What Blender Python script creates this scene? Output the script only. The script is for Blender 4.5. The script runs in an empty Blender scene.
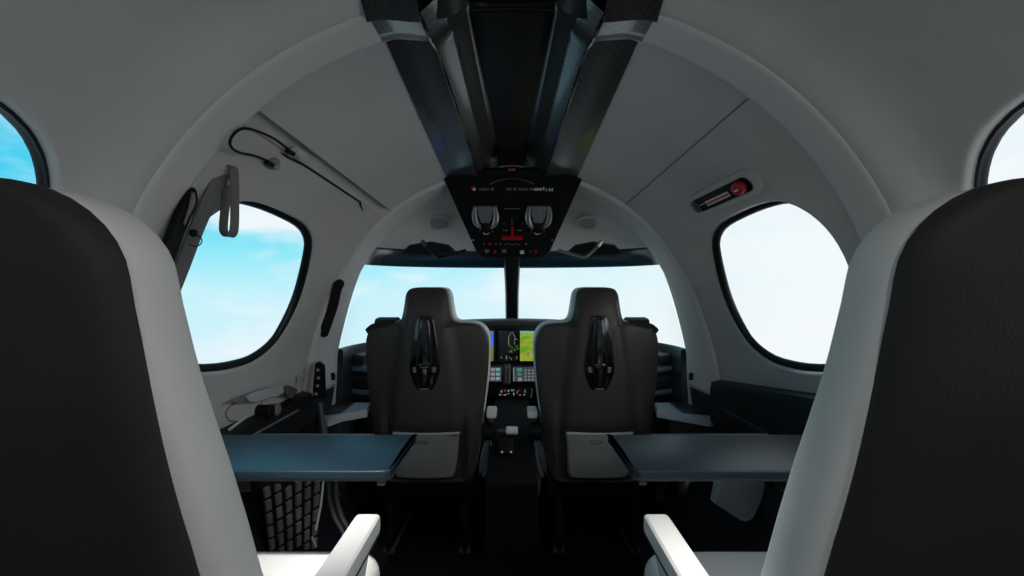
import bpy, bmesh, math, random
import numpy as np
from mathutils import Vector, Matrix
from mathutils.bvhtree import BVHTree

random.seed(4)
SC = bpy.context.scene
COL = SC.collection
CAMZ = 1.05
F = 512.0
rad = math.radians


def at(px, py, d):
    """point seen at photo pixel (px, py) at distance d ahead"""
    return Vector(((px - 512) * d / F, d, CAMZ + (288 - py) * d / F))


def sm(a, b, x):
    t = min(1.0, max(0.0, (x - a) / (b - a)))
    return t * t * (3 - 2 * t)


# ---------------------------------------------------------------- materials
def nmat(name, color, rough=.5, metal=0.0, spec=.5, coat=0.0, bump=0.0, bscale=300.0, emit=None, estr=1.0, var=0.0, vscale=6.0):
    m = bpy.data.materials.new(name)
    m.use_nodes = True
    nt = m.node_tree
    b = nt.nodes['Principled BSDF']
    b.inputs['Base Color'].default_value = (*color, 1)
    b.inputs['Roughness'].default_value = rough
    b.inputs['Metallic'].default_value = metal
    b.inputs['Specular IOR Level'].default_value = spec
    b.inputs['Coat Weight'].default_value = coat
    b.inputs['Coat Roughness'].default_value = .08
    tc = nt.nodes.new('ShaderNodeTexCoord')
    if var:
        n = nt.nodes.new('ShaderNodeTexNoise')
        n.inputs['Scale'].default_value = vscale
        n.inputs['Detail'].default_value = 6
        nt.links.new(tc.outputs['Object'], n.inputs['Vector'])
        r = nt.nodes.new('ShaderNodeValToRGB')
        r.color_ramp.elements[0].position = .3
        r.color_ramp.elements[1].position = .7
        r.color_ramp.elements[0].color = (*[c * (1 - var) for c in color], 1)
        r.color_ramp.elements[1].color = (*[min(1, c * (1 + var)) for c in color], 1)
        nt.links.new(n.outputs['Fac'], r.inputs['Fac'])
        nt.links.new(r.outputs['Color'], b.inputs['Base Color'])
    if bump:
        n2 = nt.nodes.new('ShaderNodeTexNoise')
        n2.inputs['Scale'].default_value = bscale
        n2.inputs['Detail'].default_value = 3
        nt.links.new(tc.outputs['Object'], n2.inputs['Vector'])
        bp = nt.nodes.new('ShaderNodeBump')
        bp.inputs['Strength'].default_value = bump
        bp.inputs['Distance'].default_value = .002
        nt.links.new(n2.outputs['Fac'], bp.inputs['Height'])
        nt.links.new(bp.outputs['Normal'], b.inputs['Normal'])
    if emit:
        b.inputs['Emission Color'].default_value = (*emit, 1)
        b.inputs['Emission Strength'].default_value = estr
    return m


M = {}
M['lining'] = nmat('lining suede', (.47, .457, .448), .95, spec=.15, bump=.25, bscale=500, var=.05, vscale=5)
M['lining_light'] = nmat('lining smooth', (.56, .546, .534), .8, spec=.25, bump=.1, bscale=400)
M['leather_light'] = nmat('pale leather', (.85, .835, .815), .6, spec=.35, bump=.25, bscale=260, var=.02)
M['leather_dark'] = nmat('dark charcoal leather', (.034, .032, .0305), .62, spec=.3, bump=.3, bscale=260, var=.1, vscale=9)
M['seat_shell'] = nmat('brown charcoal seat shell', (.044, .037, .031), .48, spec=.4, bump=.15, bscale=300)
M['pocket'] = nmat('grey pocket', (.22, .212, .205), .6, spec=.3, bump=.2, bscale=260)
M['pocket_lip'] = nmat('light pocket lip', (.42, .41, .40), .5)
M['gloss'] = nmat('gloss black', (.006, .006, .007), .12, spec=.5, coat=.5)
M['ledge_dark'] = nmat('dark ledge', (.007, .008, .010), .5, spec=.3)
M['wedge'] = nmat('dark grey wedge', (.10, .10, .105), .5)
M['bed'] = nmat('satin black bed', (.004, .004, .005), .38, spec=.4)
M['black'] = nmat('matt black', (.0045, .0045, .005), .6, spec=.2)
M['rubber'] = nmat('black rubber', (.006, .007, .009), .4, spec=.35)
M['table'] = nmat('dark lacquered table', (.005, .019, .031), .45, spec=.5)
M['floor'] = nmat('dark carpet', (.0045, .0045, .005), .95, spec=.1, bump=.6, bscale=600)
M['dark_panel'] = nmat('dark blue grey trim', (.012, .015, .019), .42, spec=.5)
M['ledge'] = nmat('grey ledge', (.40, .45, .50), .5, spec=.5)
M['chrome'] = nmat('satin metal', (.55, .55, .55), .28, metal=1)
M['vent_metal'] = nmat('pewter metal', (.42, .42, .42), .35, metal=.8)
M['grey_plastic'] = nmat('grey plastic', (.46, .46, .465), .5)
M['mid_plastic'] = nmat('mid grey plastic', (.17, .17, .175), .5)
M['dark_plastic'] = nmat('dark grey plastic', (.05, .05, .052), .5)
M['strap'] = nmat('grey webbing', (.15, .147, .143), .8, bump=.6, bscale=700)
M['belt'] = nmat('black webbing', (.010, .010, .010), .8, bump=.6, bscale=700)
M['red'] = nmat('red handle', (.42, .008, .02), .4, spec=.5)
M['white_label'] = nmat('white label', (.75, .74, .72), .6)
M['white_plastic'] = nmat('white plastic', (.8, .8, .79), .4)
M['speaker'] = nmat('grille grey', (.33, .33, .33), .8, bump=1.0, bscale=900)
M['visor'] = nmat('smoked visor', (.006, .028, .045), .2, spec=.7)
M['tread'] = nmat('tread grey', (.15, .14, .13), .6)
M['blue_grey'] = nmat('blue grey vinyl', (.12, .17, .23), .5)
M['net_white'] = nmat('pale piping', (.6, .6, .58), .6)


def carbon(name, base, scale=45, rough=.28):
    m = bpy.data.materials.new(name)
    m.use_nodes = True
    nt = m.node_tree
    b = nt.nodes['Principled BSDF']
    tc = nt.nodes.new('ShaderNodeTexCoord')
    w = nt.nodes.new('ShaderNodeTexWave')
    w.wave_type = 'BANDS'
    w.bands_direction = 'DIAGONAL'
    w.inputs['Scale'].default_value = scale
    ck = nt.nodes.new('ShaderNodeTexChecker')
    ck.inputs['Scale'].default_value = scale * 1.6
    nt.links.new(tc.outputs['Object'], w.inputs['Vector'])
    nt.links.new(tc.outputs['Object'], ck.inputs['Vector'])
    mx = nt.nodes.new('ShaderNodeMixRGB')
    mx.inputs['Fac'].default_value = .5
    nt.links.new(w.outputs['Color'], mx.inputs['Color1'])
    nt.links.new(ck.outputs['Color'], mx.inputs['Color2'])
    r = nt.nodes.new('ShaderNodeValToRGB')
    r.color_ramp.elements[0].color = (*[c * .2 for c in base], 1)
    r.color_ramp.elements[1].color = (*[c * 2.6 for c in base], 1)
    nt.links.new(mx.outputs['Color'], r.inputs['Fac'])
    nt.links.new(r.outputs['Color'], b.inputs['Base Color'])
    b.inputs['Roughness'].default_value = rough
    b.inputs['Coat Weight'].default_value = .6
    b.inputs['Coat Roughness'].default_value = .12
    return m


M['carbon'] = carbon('carbon fibre weave', (.022, .023, .025))
M['carbon_dark'] = carbon('dark carbon fibre weave', (.010, .010, .011), rough=.4)


def glass_mat():
    m = bpy.data.materials.new('window acrylic')
    m.use_nodes = True
    nt = m.node_tree
    nt.nodes.clear()
    out = nt.nodes.new('ShaderNodeOutputMaterial')
    t = nt.nodes.new('ShaderNodeBsdfTransparent')
    t.inputs['Color'].default_value = (.97, .985, .99, 1)
    g = nt.nodes.new('ShaderNodeBsdfGlossy')
    g.inputs['Roughness'].default_value = .02
    lw = nt.nodes.new('ShaderNodeLayerWeight')
    lw.inputs['Blend'].default_value = .5
    pw = nt.nodes.new('ShaderNodeMath')
    pw.operation = 'POWER'
    pw.inputs[1].default_value = 5
    ad = nt.nodes.new('ShaderNodeMath')
    ad.operation = 'MULTIPLY_ADD'
    ad.inputs[1].default_value = .5
    ad.inputs[2].default_value = .015
    mx = nt.nodes.new('ShaderNodeMixShader')
    nt.links.new(lw.outputs['Facing'], pw.inputs[0])
    nt.links.new(pw.outputs[0], ad.inputs[0])
    nt.links.new(ad.outputs[0], mx.inputs['Fac'])
    nt.links.new(t.outputs[0], mx.inputs[1])
    nt.links.new(g.outputs[0], mx.inputs[2])
    nt.links.new(mx.outputs[0], out.inputs['Surface'])
    return m


M['glass'] = glass_mat()


def screen_mat(name, kind):
    m = bpy.data.materials.new(name)
    m.use_nodes = True
    nt = m.node_tree
    b = nt.nodes['Principled BSDF']
    b.inputs['Base Color'].default_value = (.005, .005, .006, 1)
    b.inputs['Roughness'].default_value = .2
    tc = nt.nodes.new('ShaderNodeTexCoord')
    r = nt.nodes.new('ShaderNodeValToRGB')
    if kind == 'map':
        n = nt.nodes.new('ShaderNodeTexNoise')
        mp = nt.nodes.new('ShaderNodeMapping')
        mp.inputs['Scale'].default_value = (14, 14, 50)
        mp.inputs['Rotation'].default_value = (0, .5, 0)
        n.inputs['Scale'].default_value = 1
        n.inputs['Detail'].default_value = 8
        n.inputs['Roughness'].default_value = .7
        nt.links.new(tc.outputs['Object'], mp.inputs['Vector'])
        nt.links.new(mp.outputs['Vector'], n.inputs['Vector'])
        nt.links.new(n.outputs['Fac'], r.inputs['Fac'])
        e = r.color_ramp.elements
        e[0].position, e[0].color = .30, (.05, .30, .03, 1)
        e[1].position, e[1].color = .74, (.30, .20, .10, 1)
        for p, c in ((.45, (.16, .30, .02)), (.52, (.33, .36, .03)), (.60, (.26, .30, .02))):
            k = e.new(p)
            k.color = (*c, 1)
        s = 1.0
    nt.links.new(r.outputs['Color'], b.inputs['Emission Color'])
    b.inputs['Emission Strength'].default_value = s
    return m


M['map'] = screen_mat('moving map screen', 'map')
for k, c, s in (('scr_sky', (.03, .15, .95), .9), ('scr_ground', (.16, .13, .02), 1), ('scr_grey', (.2, .2, .22), .8), ('scr_cyan', (.05, .6, .55), .8),
                ('scr_green', (.10, .32, .03), .8), ('scr_white', (.5, .5, .5), .4), ('scr_pale', (.22, .40, .48), .7), ('scr_teal', (.05, .28, .2), .7),
                ('scr_red', (.5, .03, .03), .3), ('scr_key', (.3, .3, .32), .7), ('scr_panel', (.055, .065, .072), .7), ('added_lamp_glow', (1, .93, .85), 4.0)):
    M[k] = nmat(k.replace('scr', 'lit'), (.01, .01, .01), .4, emit=c, estr=s)


# ---------------------------------------------------------------- mesh helpers
class MB:
    def __init__(self):
        self.v, self.f = [], []

    def add(self, vs, fs):
        o = len(self.v)
        self.v += [tuple(p) for p in vs]
        self.f += [tuple(i + o for i in q) for q in fs]
        return self

    def bm(self, bmo, mat=Matrix()):
        bmo.verts.index_update()
        self.add([mat @ v.co for v in bmo.verts], [[v.index for v in f.verts] for f in bmo.faces])
        bmo.free()
        return self

    def box(self, c, s, bev=.004, rot=(0, 0, 0), seg=2, taper=None):
        b = bmesh.new()
        bmesh.ops.create_cube(b, size=1)
        for v in b.verts:
            v.co = Vector((v.co.x * s[0], v.co.y * s[1], v.co.z * s[2]))
            if taper:
                taper(v.co)
        if bev:
            bmesh.ops.bevel(b, geom=list(b.edges), offset=bev, segments=seg, affect='EDGES', profile=.6)
        from mathutils import Euler
        return self.bm(b, Matrix.Translation(c) @ Euler(rot).to_matrix().to_4x4())

    def loft(self, rings, closed=True, cap=True):
        n = len(rings[0])
        vs = [p for r in rings for p in r]
        fs = []
        m = n if closed else n - 1
        for i in range(len(rings) - 1):
            for j in range(m):
                a, b2 = i * n + j, i * n + (j + 1) % n
                fs.append((a, b2, b2 + n, a + n))
        if cap and closed:
            fs.append(tuple(range(n))[::-1])
            fs.append(tuple(range((len(rings) - 1) * n, len(rings) * n)))
        return self.add(vs, fs)

    def tube(self, path, r, n=8, flat=None):
        path = [Vector(p) for p in path]
        rings = []
        up = Vector((0, 0, 1))
        prev = None
        for i, p in enumerate(path):
            t = (path[min(i + 1, len(path) - 1)] - path[max(i - 1, 0)]).normalized()
            if prev is None:
                u = t.cross(up if abs(t.z) < .9 else Vector((1, 0, 0))).normalized()
            else:
                u = (prev - t * prev.dot(t)).normalized()
            prev = u
            w = t.cross(u)
            rr = r[i] if isinstance(r, (list, tuple)) else r
            rings.append([p + (u * math.cos(2 * math.pi * k / n) + w * math.sin(2 * math.pi * k / n)) * rr for k in range(n)])
        return self.loft(rings)

    def ribbon(self, path, width_dir, w, th):
        """flat strap along path; width_dir: vector or list of vectors"""
        path = [Vector(p) for p in path]
        rings = []
        for i, p in enumerate(path):
            t = (path[min(i + 1, len(path) - 1)] - path[max(i - 1, 0)]).normalized()
            d = Vector(width_dir[i] if isinstance(width_dir, list) else width_dir)
            d = (d - t * d.dot(t)).normalized()
            n = t.cross(d)
            rings.append([p + d * w / 2 + n * th / 2, p - d * w / 2 + n * th / 2, p - d * w / 2 - n * th / 2, p + d * w / 2 - n * th / 2])
        return self.loft(rings)

    def prism(self, out2, M4, depth, bev=.004, seg=2):
        """outline (u,v) extruded along local +w by depth, rounded rim at the +w end; M4 maps (u,v,w)"""
        pts = [Vector((p[0], p[1])) for p in out2]
        a = sum(pts[i].x * pts[(i + 1) % len(pts)].y - pts[(i + 1) % len(pts)].x * pts[i].y for i in range(len(pts)))
        if a < 0:
            pts.reverse()
        n = len(pts)
        nor = []
        for i in range(n):
            e1 = (pts[i] - pts[i - 1]).normalized()
            e2 = (pts[(i + 1) % n] - pts[i]).normalized()
            nn = Vector((e1.y + e2.y, -e1.x - e2.x))
            nor.append(nn.normalized() if nn.length > 1e-6 else Vector((0, 0)))
        rings = []
        lv = [(0, 0)] + [(depth - bev + bev * math.sin(k / seg * math.pi / 2), bev * (1 - math.cos(k / seg * math.pi / 2))) for k in range(seg + 1)]
        for w, ins in lv:
            rings.append([M4 @ Vector((p.x - q.x * ins, p.y - q.y * ins, w)) for p, q in zip(pts, nor)])
        return self.loft(rings)

    def sphere(self, c, r, sc=(1, 1, 1), u=14, v=8):
        b = bmesh.new()
        bmesh.ops.create_uvsphere(b, u_segments=u, v_segments=v, radius=r)
        return self.bm(b, Matrix.Translation(c) @ Matrix.Diagonal((*sc, 1)))

    def cyl(self, a, b, r, r2=None, n=16, bev=.15):
        a, b = Vector(a), Vector(b)
        r2 = r if r2 is None else r2
        t = b - a
        L = t.length
        k = min(bev * min(r, r2), L * .3)
        d = t / L
        return self.tube([a, a + d * 1e-4, a + d * k, b - d * k, b - d * 1e-4, b], [r - k, r - k * .9, r, r2, r2 - k * .9, r2 - k], n)

    def build(self, name, mat, parent=None, smooth=True, ang=35, weld=True, label=None):
        me = bpy.data.meshes.new(name)
        me.from_pydata([tuple(p) for p in self.v], [], self.f)
        b = bmesh.new()
        b.from_mesh(me)
        if weld:
            bmesh.ops.remove_doubles(b, verts=b.verts, dist=1e-5)
        bmesh.ops.recalc_face_normals(b, faces=b.faces)
        b.to_mesh(me)
        b.free()
        if smooth:
            me.polygons.foreach_set('use_smooth', [True] * len(me.polygons))
            me.set_sharp_from_angle(angle=rad(ang))
        for mm in (mat if isinstance(mat, list) else [mat]):
            me.materials.append(mm)
        o = bpy.data.objects.new(name, me)
        COL.objects.link(o)
        if parent is not None:
            o.parent = parent
            o.matrix_parent_inverse = Matrix.Translation(-parent.location)
        if label:
            o['label'] = label
        return o


def tag(o, label, cat, group=None):
    o['label'] = label
    o['category'] = cat
    if group:
        o['group'] = group
    return o


def thing(name, label, cat, loc, group=None):
    o = bpy.data.objects.new(name, None)
    o.location = loc
    o.empty_display_size = .05
    COL.objects.link(o)
    return tag(o, label, cat, group)


def struct(o, label=None):
    o['kind'] = 'structure'
    if label:
        o['label'] = label
    return o


def spl(pts, n=6, closed=False):
    """Catmull-Rom through points (any dimension)"""
    P = [np.array(p, float) for p in pts]
    N = len(P)
    out = []
    for i in range(N if closed else N - 1):
        p0 = P[(i - 1) % N] if closed or i > 0 else P[0]
        p1, p2 = P[i], P[(i + 1) % N]
        p3 = P[(i + 2) % N] if closed or i + 2 < N else P[-1]
        for k in range(n):
            t = k / n
            out.append(.5 * ((2 * p1) + (-p0 + p2) * t + (2 * p0 - 5 * p1 + 4 * p2 - p3) * t * t + (-p0 + 3 * p1 - 3 * p2 + p3) * t ** 3))
    if not closed:
        out.append(P[-1])
    return out


def rrect(w, h, r, n=5):
    o = []
    for cx, cy, a0 in ((w / 2 - r, h / 2 - r, 0), (-w / 2 + r, h / 2 - r, 90), (-w / 2 + r, -h / 2 + r, 180), (w / 2 - r, -h / 2 + r, 270)):
        for k in range(n + 1):
            a = rad(a0 + 90 * k / n)
            o.append((cx + r * math.cos(a), cy + r * math.sin(a)))
    return o


def ellipse(a, b, n=28):
    return [(a * math.cos(2 * math.pi * k / n), b * math.sin(2 * math.pi * k / n)) for k in range(n)]


def frame(o, u, w):
    """matrix: local x=u, local z=w (normal), origin o"""
    u = Vector(u).normalized()
    w = Vector(w)
    w = (w - u * w.dot(u)).normalized()
    v = w.cross(u)
    m = Matrix((u, v, w)).transposed().to_4x4()
    m.translation = o
    return m


# ---------------------------------------------------------------- the fuselage skin
ZC = .90
PH = [-90, -60, -40, -20, 0, 20, 40, 60, 75, 90]
TA = [1.00, 1.05, 1.03, .90, .87, .858, .832, .806, .79, .785]
TB = [1.00, 1.04, 1.0, .86, .82, .809, .783, .756, .74, .735]
TC = [1.00, 1.04, 1.0, .84, .735, .675, .642, .615, .605, .60]
TE = [1.00, 1.04, .98, .765, .695, .655, .622, .598, .59, .588]


def _tab(T):
    """smooth the table so the skin has no creases"""
    x = np.linspace(-90, 90, 721)
    y = np.interp(x, PH, T)
    k = np.hanning(81)
    k /= k.sum()
    yp = np.concatenate([y[40:0:-1], y, y[-2:-42:-1]])
    return x, np.convolve(yp, k, 'valid')


GX, GA = _tab(TA)
_, GB = _tab(TB)
_, GC = _tab(TC)
_, GE = _tab(TE)
YS_STRIP0, YS_STRIP1, YARCH = 1.01, 1.13, 1.93


def R(y, p):
    a, b, c = np.interp(p, GX, GA), np.interp(p, GX, GB), np.interp(p, GX, GC)
    if y <= YS_STRIP0:
        return float(a + (b - a) * sm(.90, 1.01, y))
    if y <= YS_STRIP1:
        return float(b)
    t = (y - YS_STRIP1) / (YARCH - YS_STRIP1)
    return float(b + (c - b) * t + .02 * (1 - t) * sm(YS_STRIP1, YS_STRIP1 + .012, y))


def S(y, p, s, off=0.0):
    r = R(y, p) + off
    a = rad(p)
    return Vector((s * r * math.cos(a), y, ZC + r * math.sin(a)))


def SN(y, p, s):
    """outward normal"""
    e = 1e-3
    du = S(y + e, p, s) - S(y - e, p, s)
    dv = S(y, p + .1, s) - S(y, p - .1, s)
    n = du.cross(dv).normalized()
    q = S(y, p, s)
    return n if n.dot(Vector((q.x, 0, q.z - ZC))) > 0 else -n


def onskin(px, py, d0=.5, d1=2.3):
    """(y, phi, side) where the sight line through a photo pixel meets the skin"""
    s = 1 if px > 512 else -1
    d = d0
    while d < d1:
        x, z = abs(px - 512) * d / F, (288 - py) * d / F + CAMZ - ZC
        p = math.degrees(math.atan2(z, x))
        if math.hypot(x, z) >= R(d, p):
            break
        d += .002
    return d, p, s


def skinpt(px, py, off=0.0):
    y, p, s = onskin(px, py)
    return S(y, p, s) - SN(y, p, s) * (-off)


WIN_A = [(1.395, 30.2), (1.50, 30.2), (1.60, 29.2), (1.675, 26), (1.73, 19.5), (1.765, 11), (1.752, 4), (1.695, -2.4), (1.60, -5.6), (1.50, -6.3),
         (1.40, -5.8), (1.31, -4), (1.245, 2), (1.212, 11), (1.22, 19), (1.255, 25), (1.315, 29)]

WIN_A = [(1.482 + (y - 1.48) * .975, 11.6 + (p - 12) * .955) for y, p in WIN_A]


def outline_rear(yc, hy=.285, pc=12.0, hp=18.2):
    o = []
    for k in range(18):
        a = 2 * math.pi * k / 18
        c, s_ = math.cos(a), math.sin(a)
        o.append((yc + hy * math.copysign(abs(c) ** .8, c), pc + hp * math.copysign(abs(s_) ** .85, s_)))
    return o




def REC(y):
    """how deep the window sits; forward windows lie deeper at their aft edge"""
    return .006 + (.046 * sm(1.62, 1.2, y) if y > 1.15 else .010)



def skin(name, mat, s, ys, ps, win=None, block=None, thick=True):
    """patch of skin on side s; win: outline (y,phi) cut as a hole inside grid block (i0,i1,j0,j1)"""
    mb = MB()
    P = {}

    def vid(i, j):
        return S(ys[i], ps[j], s)
    blk = block
    for i in range(len(ys) - 1):
        for j in range(len(ps) - 1):
            if blk and blk[0] <= i < blk[1] and blk[2] <= j < blk[3]:
                continue
            mb.add([vid(i, j), vid(i + 1, j), vid(i + 1, j + 1), vid(i, j + 1)], [(0, 1, 2, 3)])
    if win:
        i0, i1, j0, j1 = blk
        ring = [(ys[i], ps[j0]) for i in range(i0, i1)] + [(ys[i1], ps[j]) for j in range(j0, j1)] + \
               [(ys[i], ps[j1]) for i in range(i1, i0, -1)] + [(ys[i0], ps[j]) for j in range(j1, j0, -1)]
        yc, pc = (ys[i0] + ys[i1]) / 2, (ps[j0] + ps[j1]) / 2
        wo = np.array(spl(win, 12, True))
        wc = wo.mean(0)
        sy = (ys[i1] - ys[i0]) / 2
        sp = (ps[j1] - ps[j0]) / 2
        wa = np.arctan2((wo[:, 1] - wc[1]) / sp, (wo[:, 0] - wc[0]) / sy)
        hole = []
        for (y, p) in ring:
            a = math.atan2((p - pc) / sp, (y - yc) / sy)
            k = int(np.argmin(np.abs(np.angle(np.exp(1j * (wa - a))))))
            hole.append(wo[k])
        # smooth hole samples along arc so the rim stays even
        hole = np.array(hole)
        out = 1.05
        big = wc + (hole - wc) * out
        rings = []
        for t in (0, .35, .65, .85, 1):
            rings.append([S(r[0] * (1 - t) + b[0] * t, r[1] * (1 - t) + b[1] * t, s) for r, b in zip(ring, big)])
        for k in range(1, 7):  # rounded reveal
            a = k / 6 * math.pi / 2
            f = out - (out - 1.0) * math.sin(a)
            q = wc + (hole - wc) * f
            rings.append([S(b[0], b[1], s, (REC(b[0]) + .003) * (1 - math.cos(a))) for b in q])
        mb.loft(rings, True, False)
        return mb.build(name, mat, ang=60), wc, hole
    return mb.build(name, mat, ang=60)


def window(name, s, wc, hole, label, gf=.92):
    # dark seal around the pane, then the curved pane
    mb = MB()
    rings = []
    for f, o in ((1.02, .03), (1.015, .004), (1.0, -.003), (1 - (1 - gf) * .55, -.004), (gf + .01, .001), (gf, .004), (gf - .004, .009)):
        rings.append([S(*(wc + (b - wc) * f), s, REC(b[0]) + o) for b in hole])
    mb.loft(rings, True, False)
    g = struct(mb.build(name, M['rubber'], ang=50), label)
    pm = MB()
    rr = [[S(*(wc + (b - wc) * f), s, REC(wc[0] + (b[0] - wc[0]) * f) + .006) for b in hole] for f in (.97, .6, .3, .05)]
    pm.loft(rr, True, False)
    n = len(hole)
    pm.add(rr[-1], [tuple(range(n))])
    p = pm.build('pane', M['glass'], g, label='clear curved pane')
    return g


def lin(a, b, n):
    return [a + (b - a) * k / n for k in range(n + 1)]


YB = -1.25
rear_ys = lin(YB, -.86, 6) + lin(-.80, -.14, 14) + lin(-.06, .24, 6) + lin(.28, .94, 14)[0:] + [.96, .98, 1.0, 1.01]
SPLIT = 47.3
LOW = -17.0
ALOW = -19.0


def idx(L, v):
    return min(range(len(L)), key=lambda i: abs(L[i] - v))


low_ps = [LOW, -13, -10]
mid_ps = low_ps + lin(-8, 33, 18) + [36, 40, 44, SPLIT]
W = {}
# rear walls carry the rear windows (y .33-.90) and the strip rib
for s, side in ((-1, 'left'), (1, 'right')):
    ya = [y for y in rear_ys if y >= .1]
    ysA = ya
    o, wc, hl = skin('wall_' + side, M['lining'], s, ysA, mid_ps, outline_rear(.637), (idx(ysA, .28), idx(ysA, .98), idx(mid_ps, -8), idx(mid_ps, 33)))
    struct(o, 'pale grey cabin lining beside the rear window')
    W['wall_' + side] = o
    window('window_%d' % (3 if s < 0 else 4), s, wc, hl, 'rounded rear cabin window with black seal, %s' % ('cyan sky behind' if s < 0 else 'white sky behind'), .962)
    yb = [y for y in rear_ys if y <= .1] + [ya[0]]
    o, wc, hl = skin('wall_' + side, M['lining'], s, yb, mid_ps, outline_rear(-.47), (idx(yb, -.80), idx(yb, -.14), idx(mid_ps, -8), idx(mid_ps, 33)))
    struct(o)
    window('window_%d' % (5 if s < 0 else 6), s, wc, hl, 'aft cabin window')

fwd_ys = [1.122, 1.135, 1.143, 1.16] + lin(1.18, 1.81, 16) + [1.85, 1.89, YARCH]
fb = (idx(fwd_ys, 1.18), idx(fwd_ys, 1.81))
# right front wall
o, wc, hl = skin('wall_right', M['lining'], 1, fwd_ys, mid_ps, WIN_A, (*fb, idx(mid_ps, -8), idx(mid_ps, 33)))
struct(o, 'pale grey lining around the large front window')
window('window_2', 1, wc, hl, 'large rounded cabin window with black seal and white sky')
# left front panel is the upper half of the cabin door
DTOP = 40.5
door_ps = low_ps + lin(-8, 33, 18) + [35, 37, 39, DTOP]
o, wc, hl = skin('door_1', M['lining'], -1, fwd_ys, door_ps, WIN_A, (*fb, idx(door_ps, -8), idx(door_ps, 33)))
DOOR = struct(o, 'upper half of the cabin door around the large window')
window('window_1', -1, wc, hl, 'large rounded door window with black seal and cyan sky')

# ceiling: both sides up to the crown; forward left edge stops short of the door (gutter)
up_ps = [SPLIT, 50, 54, 58, 62, 66, 70, 75, 80, 85, 90]
mb = MB()
allys = rear_ys


def grid(mb, ys, ps, s, off=0.0):
    n = len(ps)
    vs = [S(y, p, s, off) for y in ys for p in ps]
    fs = [(i * n + j, i * n + j + 1, (i + 1) * n + j + 1, (i + 1) * n + j) for i in range(len(ys) - 1) for j in range(n - 1)]
    mb.add(vs, fs)


HI = [(-1.3, .19), (1.0, .182), (1.13, .176), (1.90, .122), (2, .12)]


def crown(y):
    """phi where the lining stops at the rim of the ceiling console"""
    x = float(np.interp(y, [q[0] for q in HI], [q[1] for q in HI])) + .012
    p = 70.0
    for _ in range(12):
        p = math.degrees(math.acos(x / R(y, p)))
    return p


def cgrid(ys, p0, s):
    rows = []
    for y in ys:
        pm = crown(y)
        rows.append([S(y, p0 + (pm - p0) * k / 14, s) for k in range(15)])
    mb.loft(rows, False, False)


for s in (-1, 1):
    cgrid(allys, SPLIT, s)
cgrid(fwd_ys, SPLIT, 1)
cgrid(fwd_ys, 44, -1)
mbr = MB()
rows = []
for y in lin(YB, 2.05, 30):
    yy = min(y, YARCH)
    rows.append([S(yy, p, sd, .10) + Vector((0, y - yy, 0)) for sd, p in [(-1, q) for q in lin(50, 90, 12)] + [(1, q) for q in lin(88, 50, 12)]])
mbr.loft(rows, False, False)
struct(mbr.build('trim_13', M['dark_panel'], ang=60), 'roof shell above the ceiling console')
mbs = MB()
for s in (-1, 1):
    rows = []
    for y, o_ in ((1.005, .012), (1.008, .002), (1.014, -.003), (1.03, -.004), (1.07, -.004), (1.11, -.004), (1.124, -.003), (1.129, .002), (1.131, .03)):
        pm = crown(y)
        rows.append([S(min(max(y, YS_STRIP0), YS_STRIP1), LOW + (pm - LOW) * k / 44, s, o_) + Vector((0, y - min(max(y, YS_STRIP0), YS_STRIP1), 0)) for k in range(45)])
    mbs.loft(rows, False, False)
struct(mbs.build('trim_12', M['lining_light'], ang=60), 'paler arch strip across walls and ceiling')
CEIL = struct(mb.build('ceiling', M['lining'], ang=60), 'soft grey headlining')
# gutter between ceiling edge and door on the left
mb = MB()
gp = [(DTOP - .3, .0), (DTOP, .014), (DTOP + .5, .022), (42.0, .024), (43.2, .022), (43.8, .012), (44, 0)]
vs = [S(y, p, -1, o_) for y in fwd_ys for p, o_ in gp]
n = len(gp)
mb.add(vs, [(i * n + j, i * n + j + 1, (i + 1) * n + j + 1, (i + 1) * n + j) for i in range(len(fwd_ys) - 1) for j in range(n - 1)])
struct(mb.build('trim_1', M['lining'], ang=60), 'grey channel above the door')
# joint line on the right between wall and ceiling
mb = MB()
mb.ribbon([S(y, SPLIT, 1, -.0005) for y in fwd_ys[3:]], [S(y, SPLIT + 2, 1) - S(y, SPLIT - 2, 1) for y in fwd_ys[3:]], .004, .002)
struct(mb.build('trim_2', M['mid_plastic']), 'thin joint line in the lining')
# black door gap
mb = MB()
gy = lin(1.30, 1.74, 16)
gpth = [S(y, DTOP + .1 - .6 * sm(1.42, 1.30, y), -1, -.002) for y in gy] + [skinpt(359.5, 203.5, -.002), skinpt(362.5, 210.5, -.002)]
mb.tube(gpth, [.0012] + [.0035] * (len(gpth) - 2) + [.0015], 6)
struct(mb.build('trim_3', M['black']), 'black door seal line')

# dark lower side walls, floor, rear bulkhead
for s, side, top in ((-1, 'left', LOW), (1, 'right', LOW)):
    mb = MB()
    ys = lin(YB, YARCH + .2, 30)
    ps = [top + 2, top + .1, top - .4, -24, -30, -36, -42, -48, -54, -60, -64]
    n = len(ps)
    vs = []
    for y in ys:
        for j, p in enumerate(ps):
            yy = min(y, YARCH)
            vs.append(S(yy, p, s, (.022, .010)[j] if j < 2 else -.012) + Vector((0, y - yy, 0)))
    mb.add(vs, [(i * n + j, i * n + j + 1, (i + 1) * n + j + 1, (i + 1) * n + j) for i in range(len(ys) - 1) for j in range(n - 1)])
    struct(mb.build('trim_%d' % (4 if s < 0 else 5), M['dark_panel'], ang=60), 'dark lower side wall panel')
mb = MB()
mb.box((0, .85, -.02), (1.4, 4.3, .04), 0)
struct(mb.build('floor', M['floor']), 'dark carpeted cabin floor')
mb = MB()
arc = [S(YB, p, 1) for p in lin(-60, 90, 40)] + [S(YB, p, -1) for p in lin(90, -60, 40)]
mb.add(arc, [tuple(range(len(arc)))])
struct(mb.build('wall_back', M['lining']), 'aft cabin bulkhead')

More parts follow.
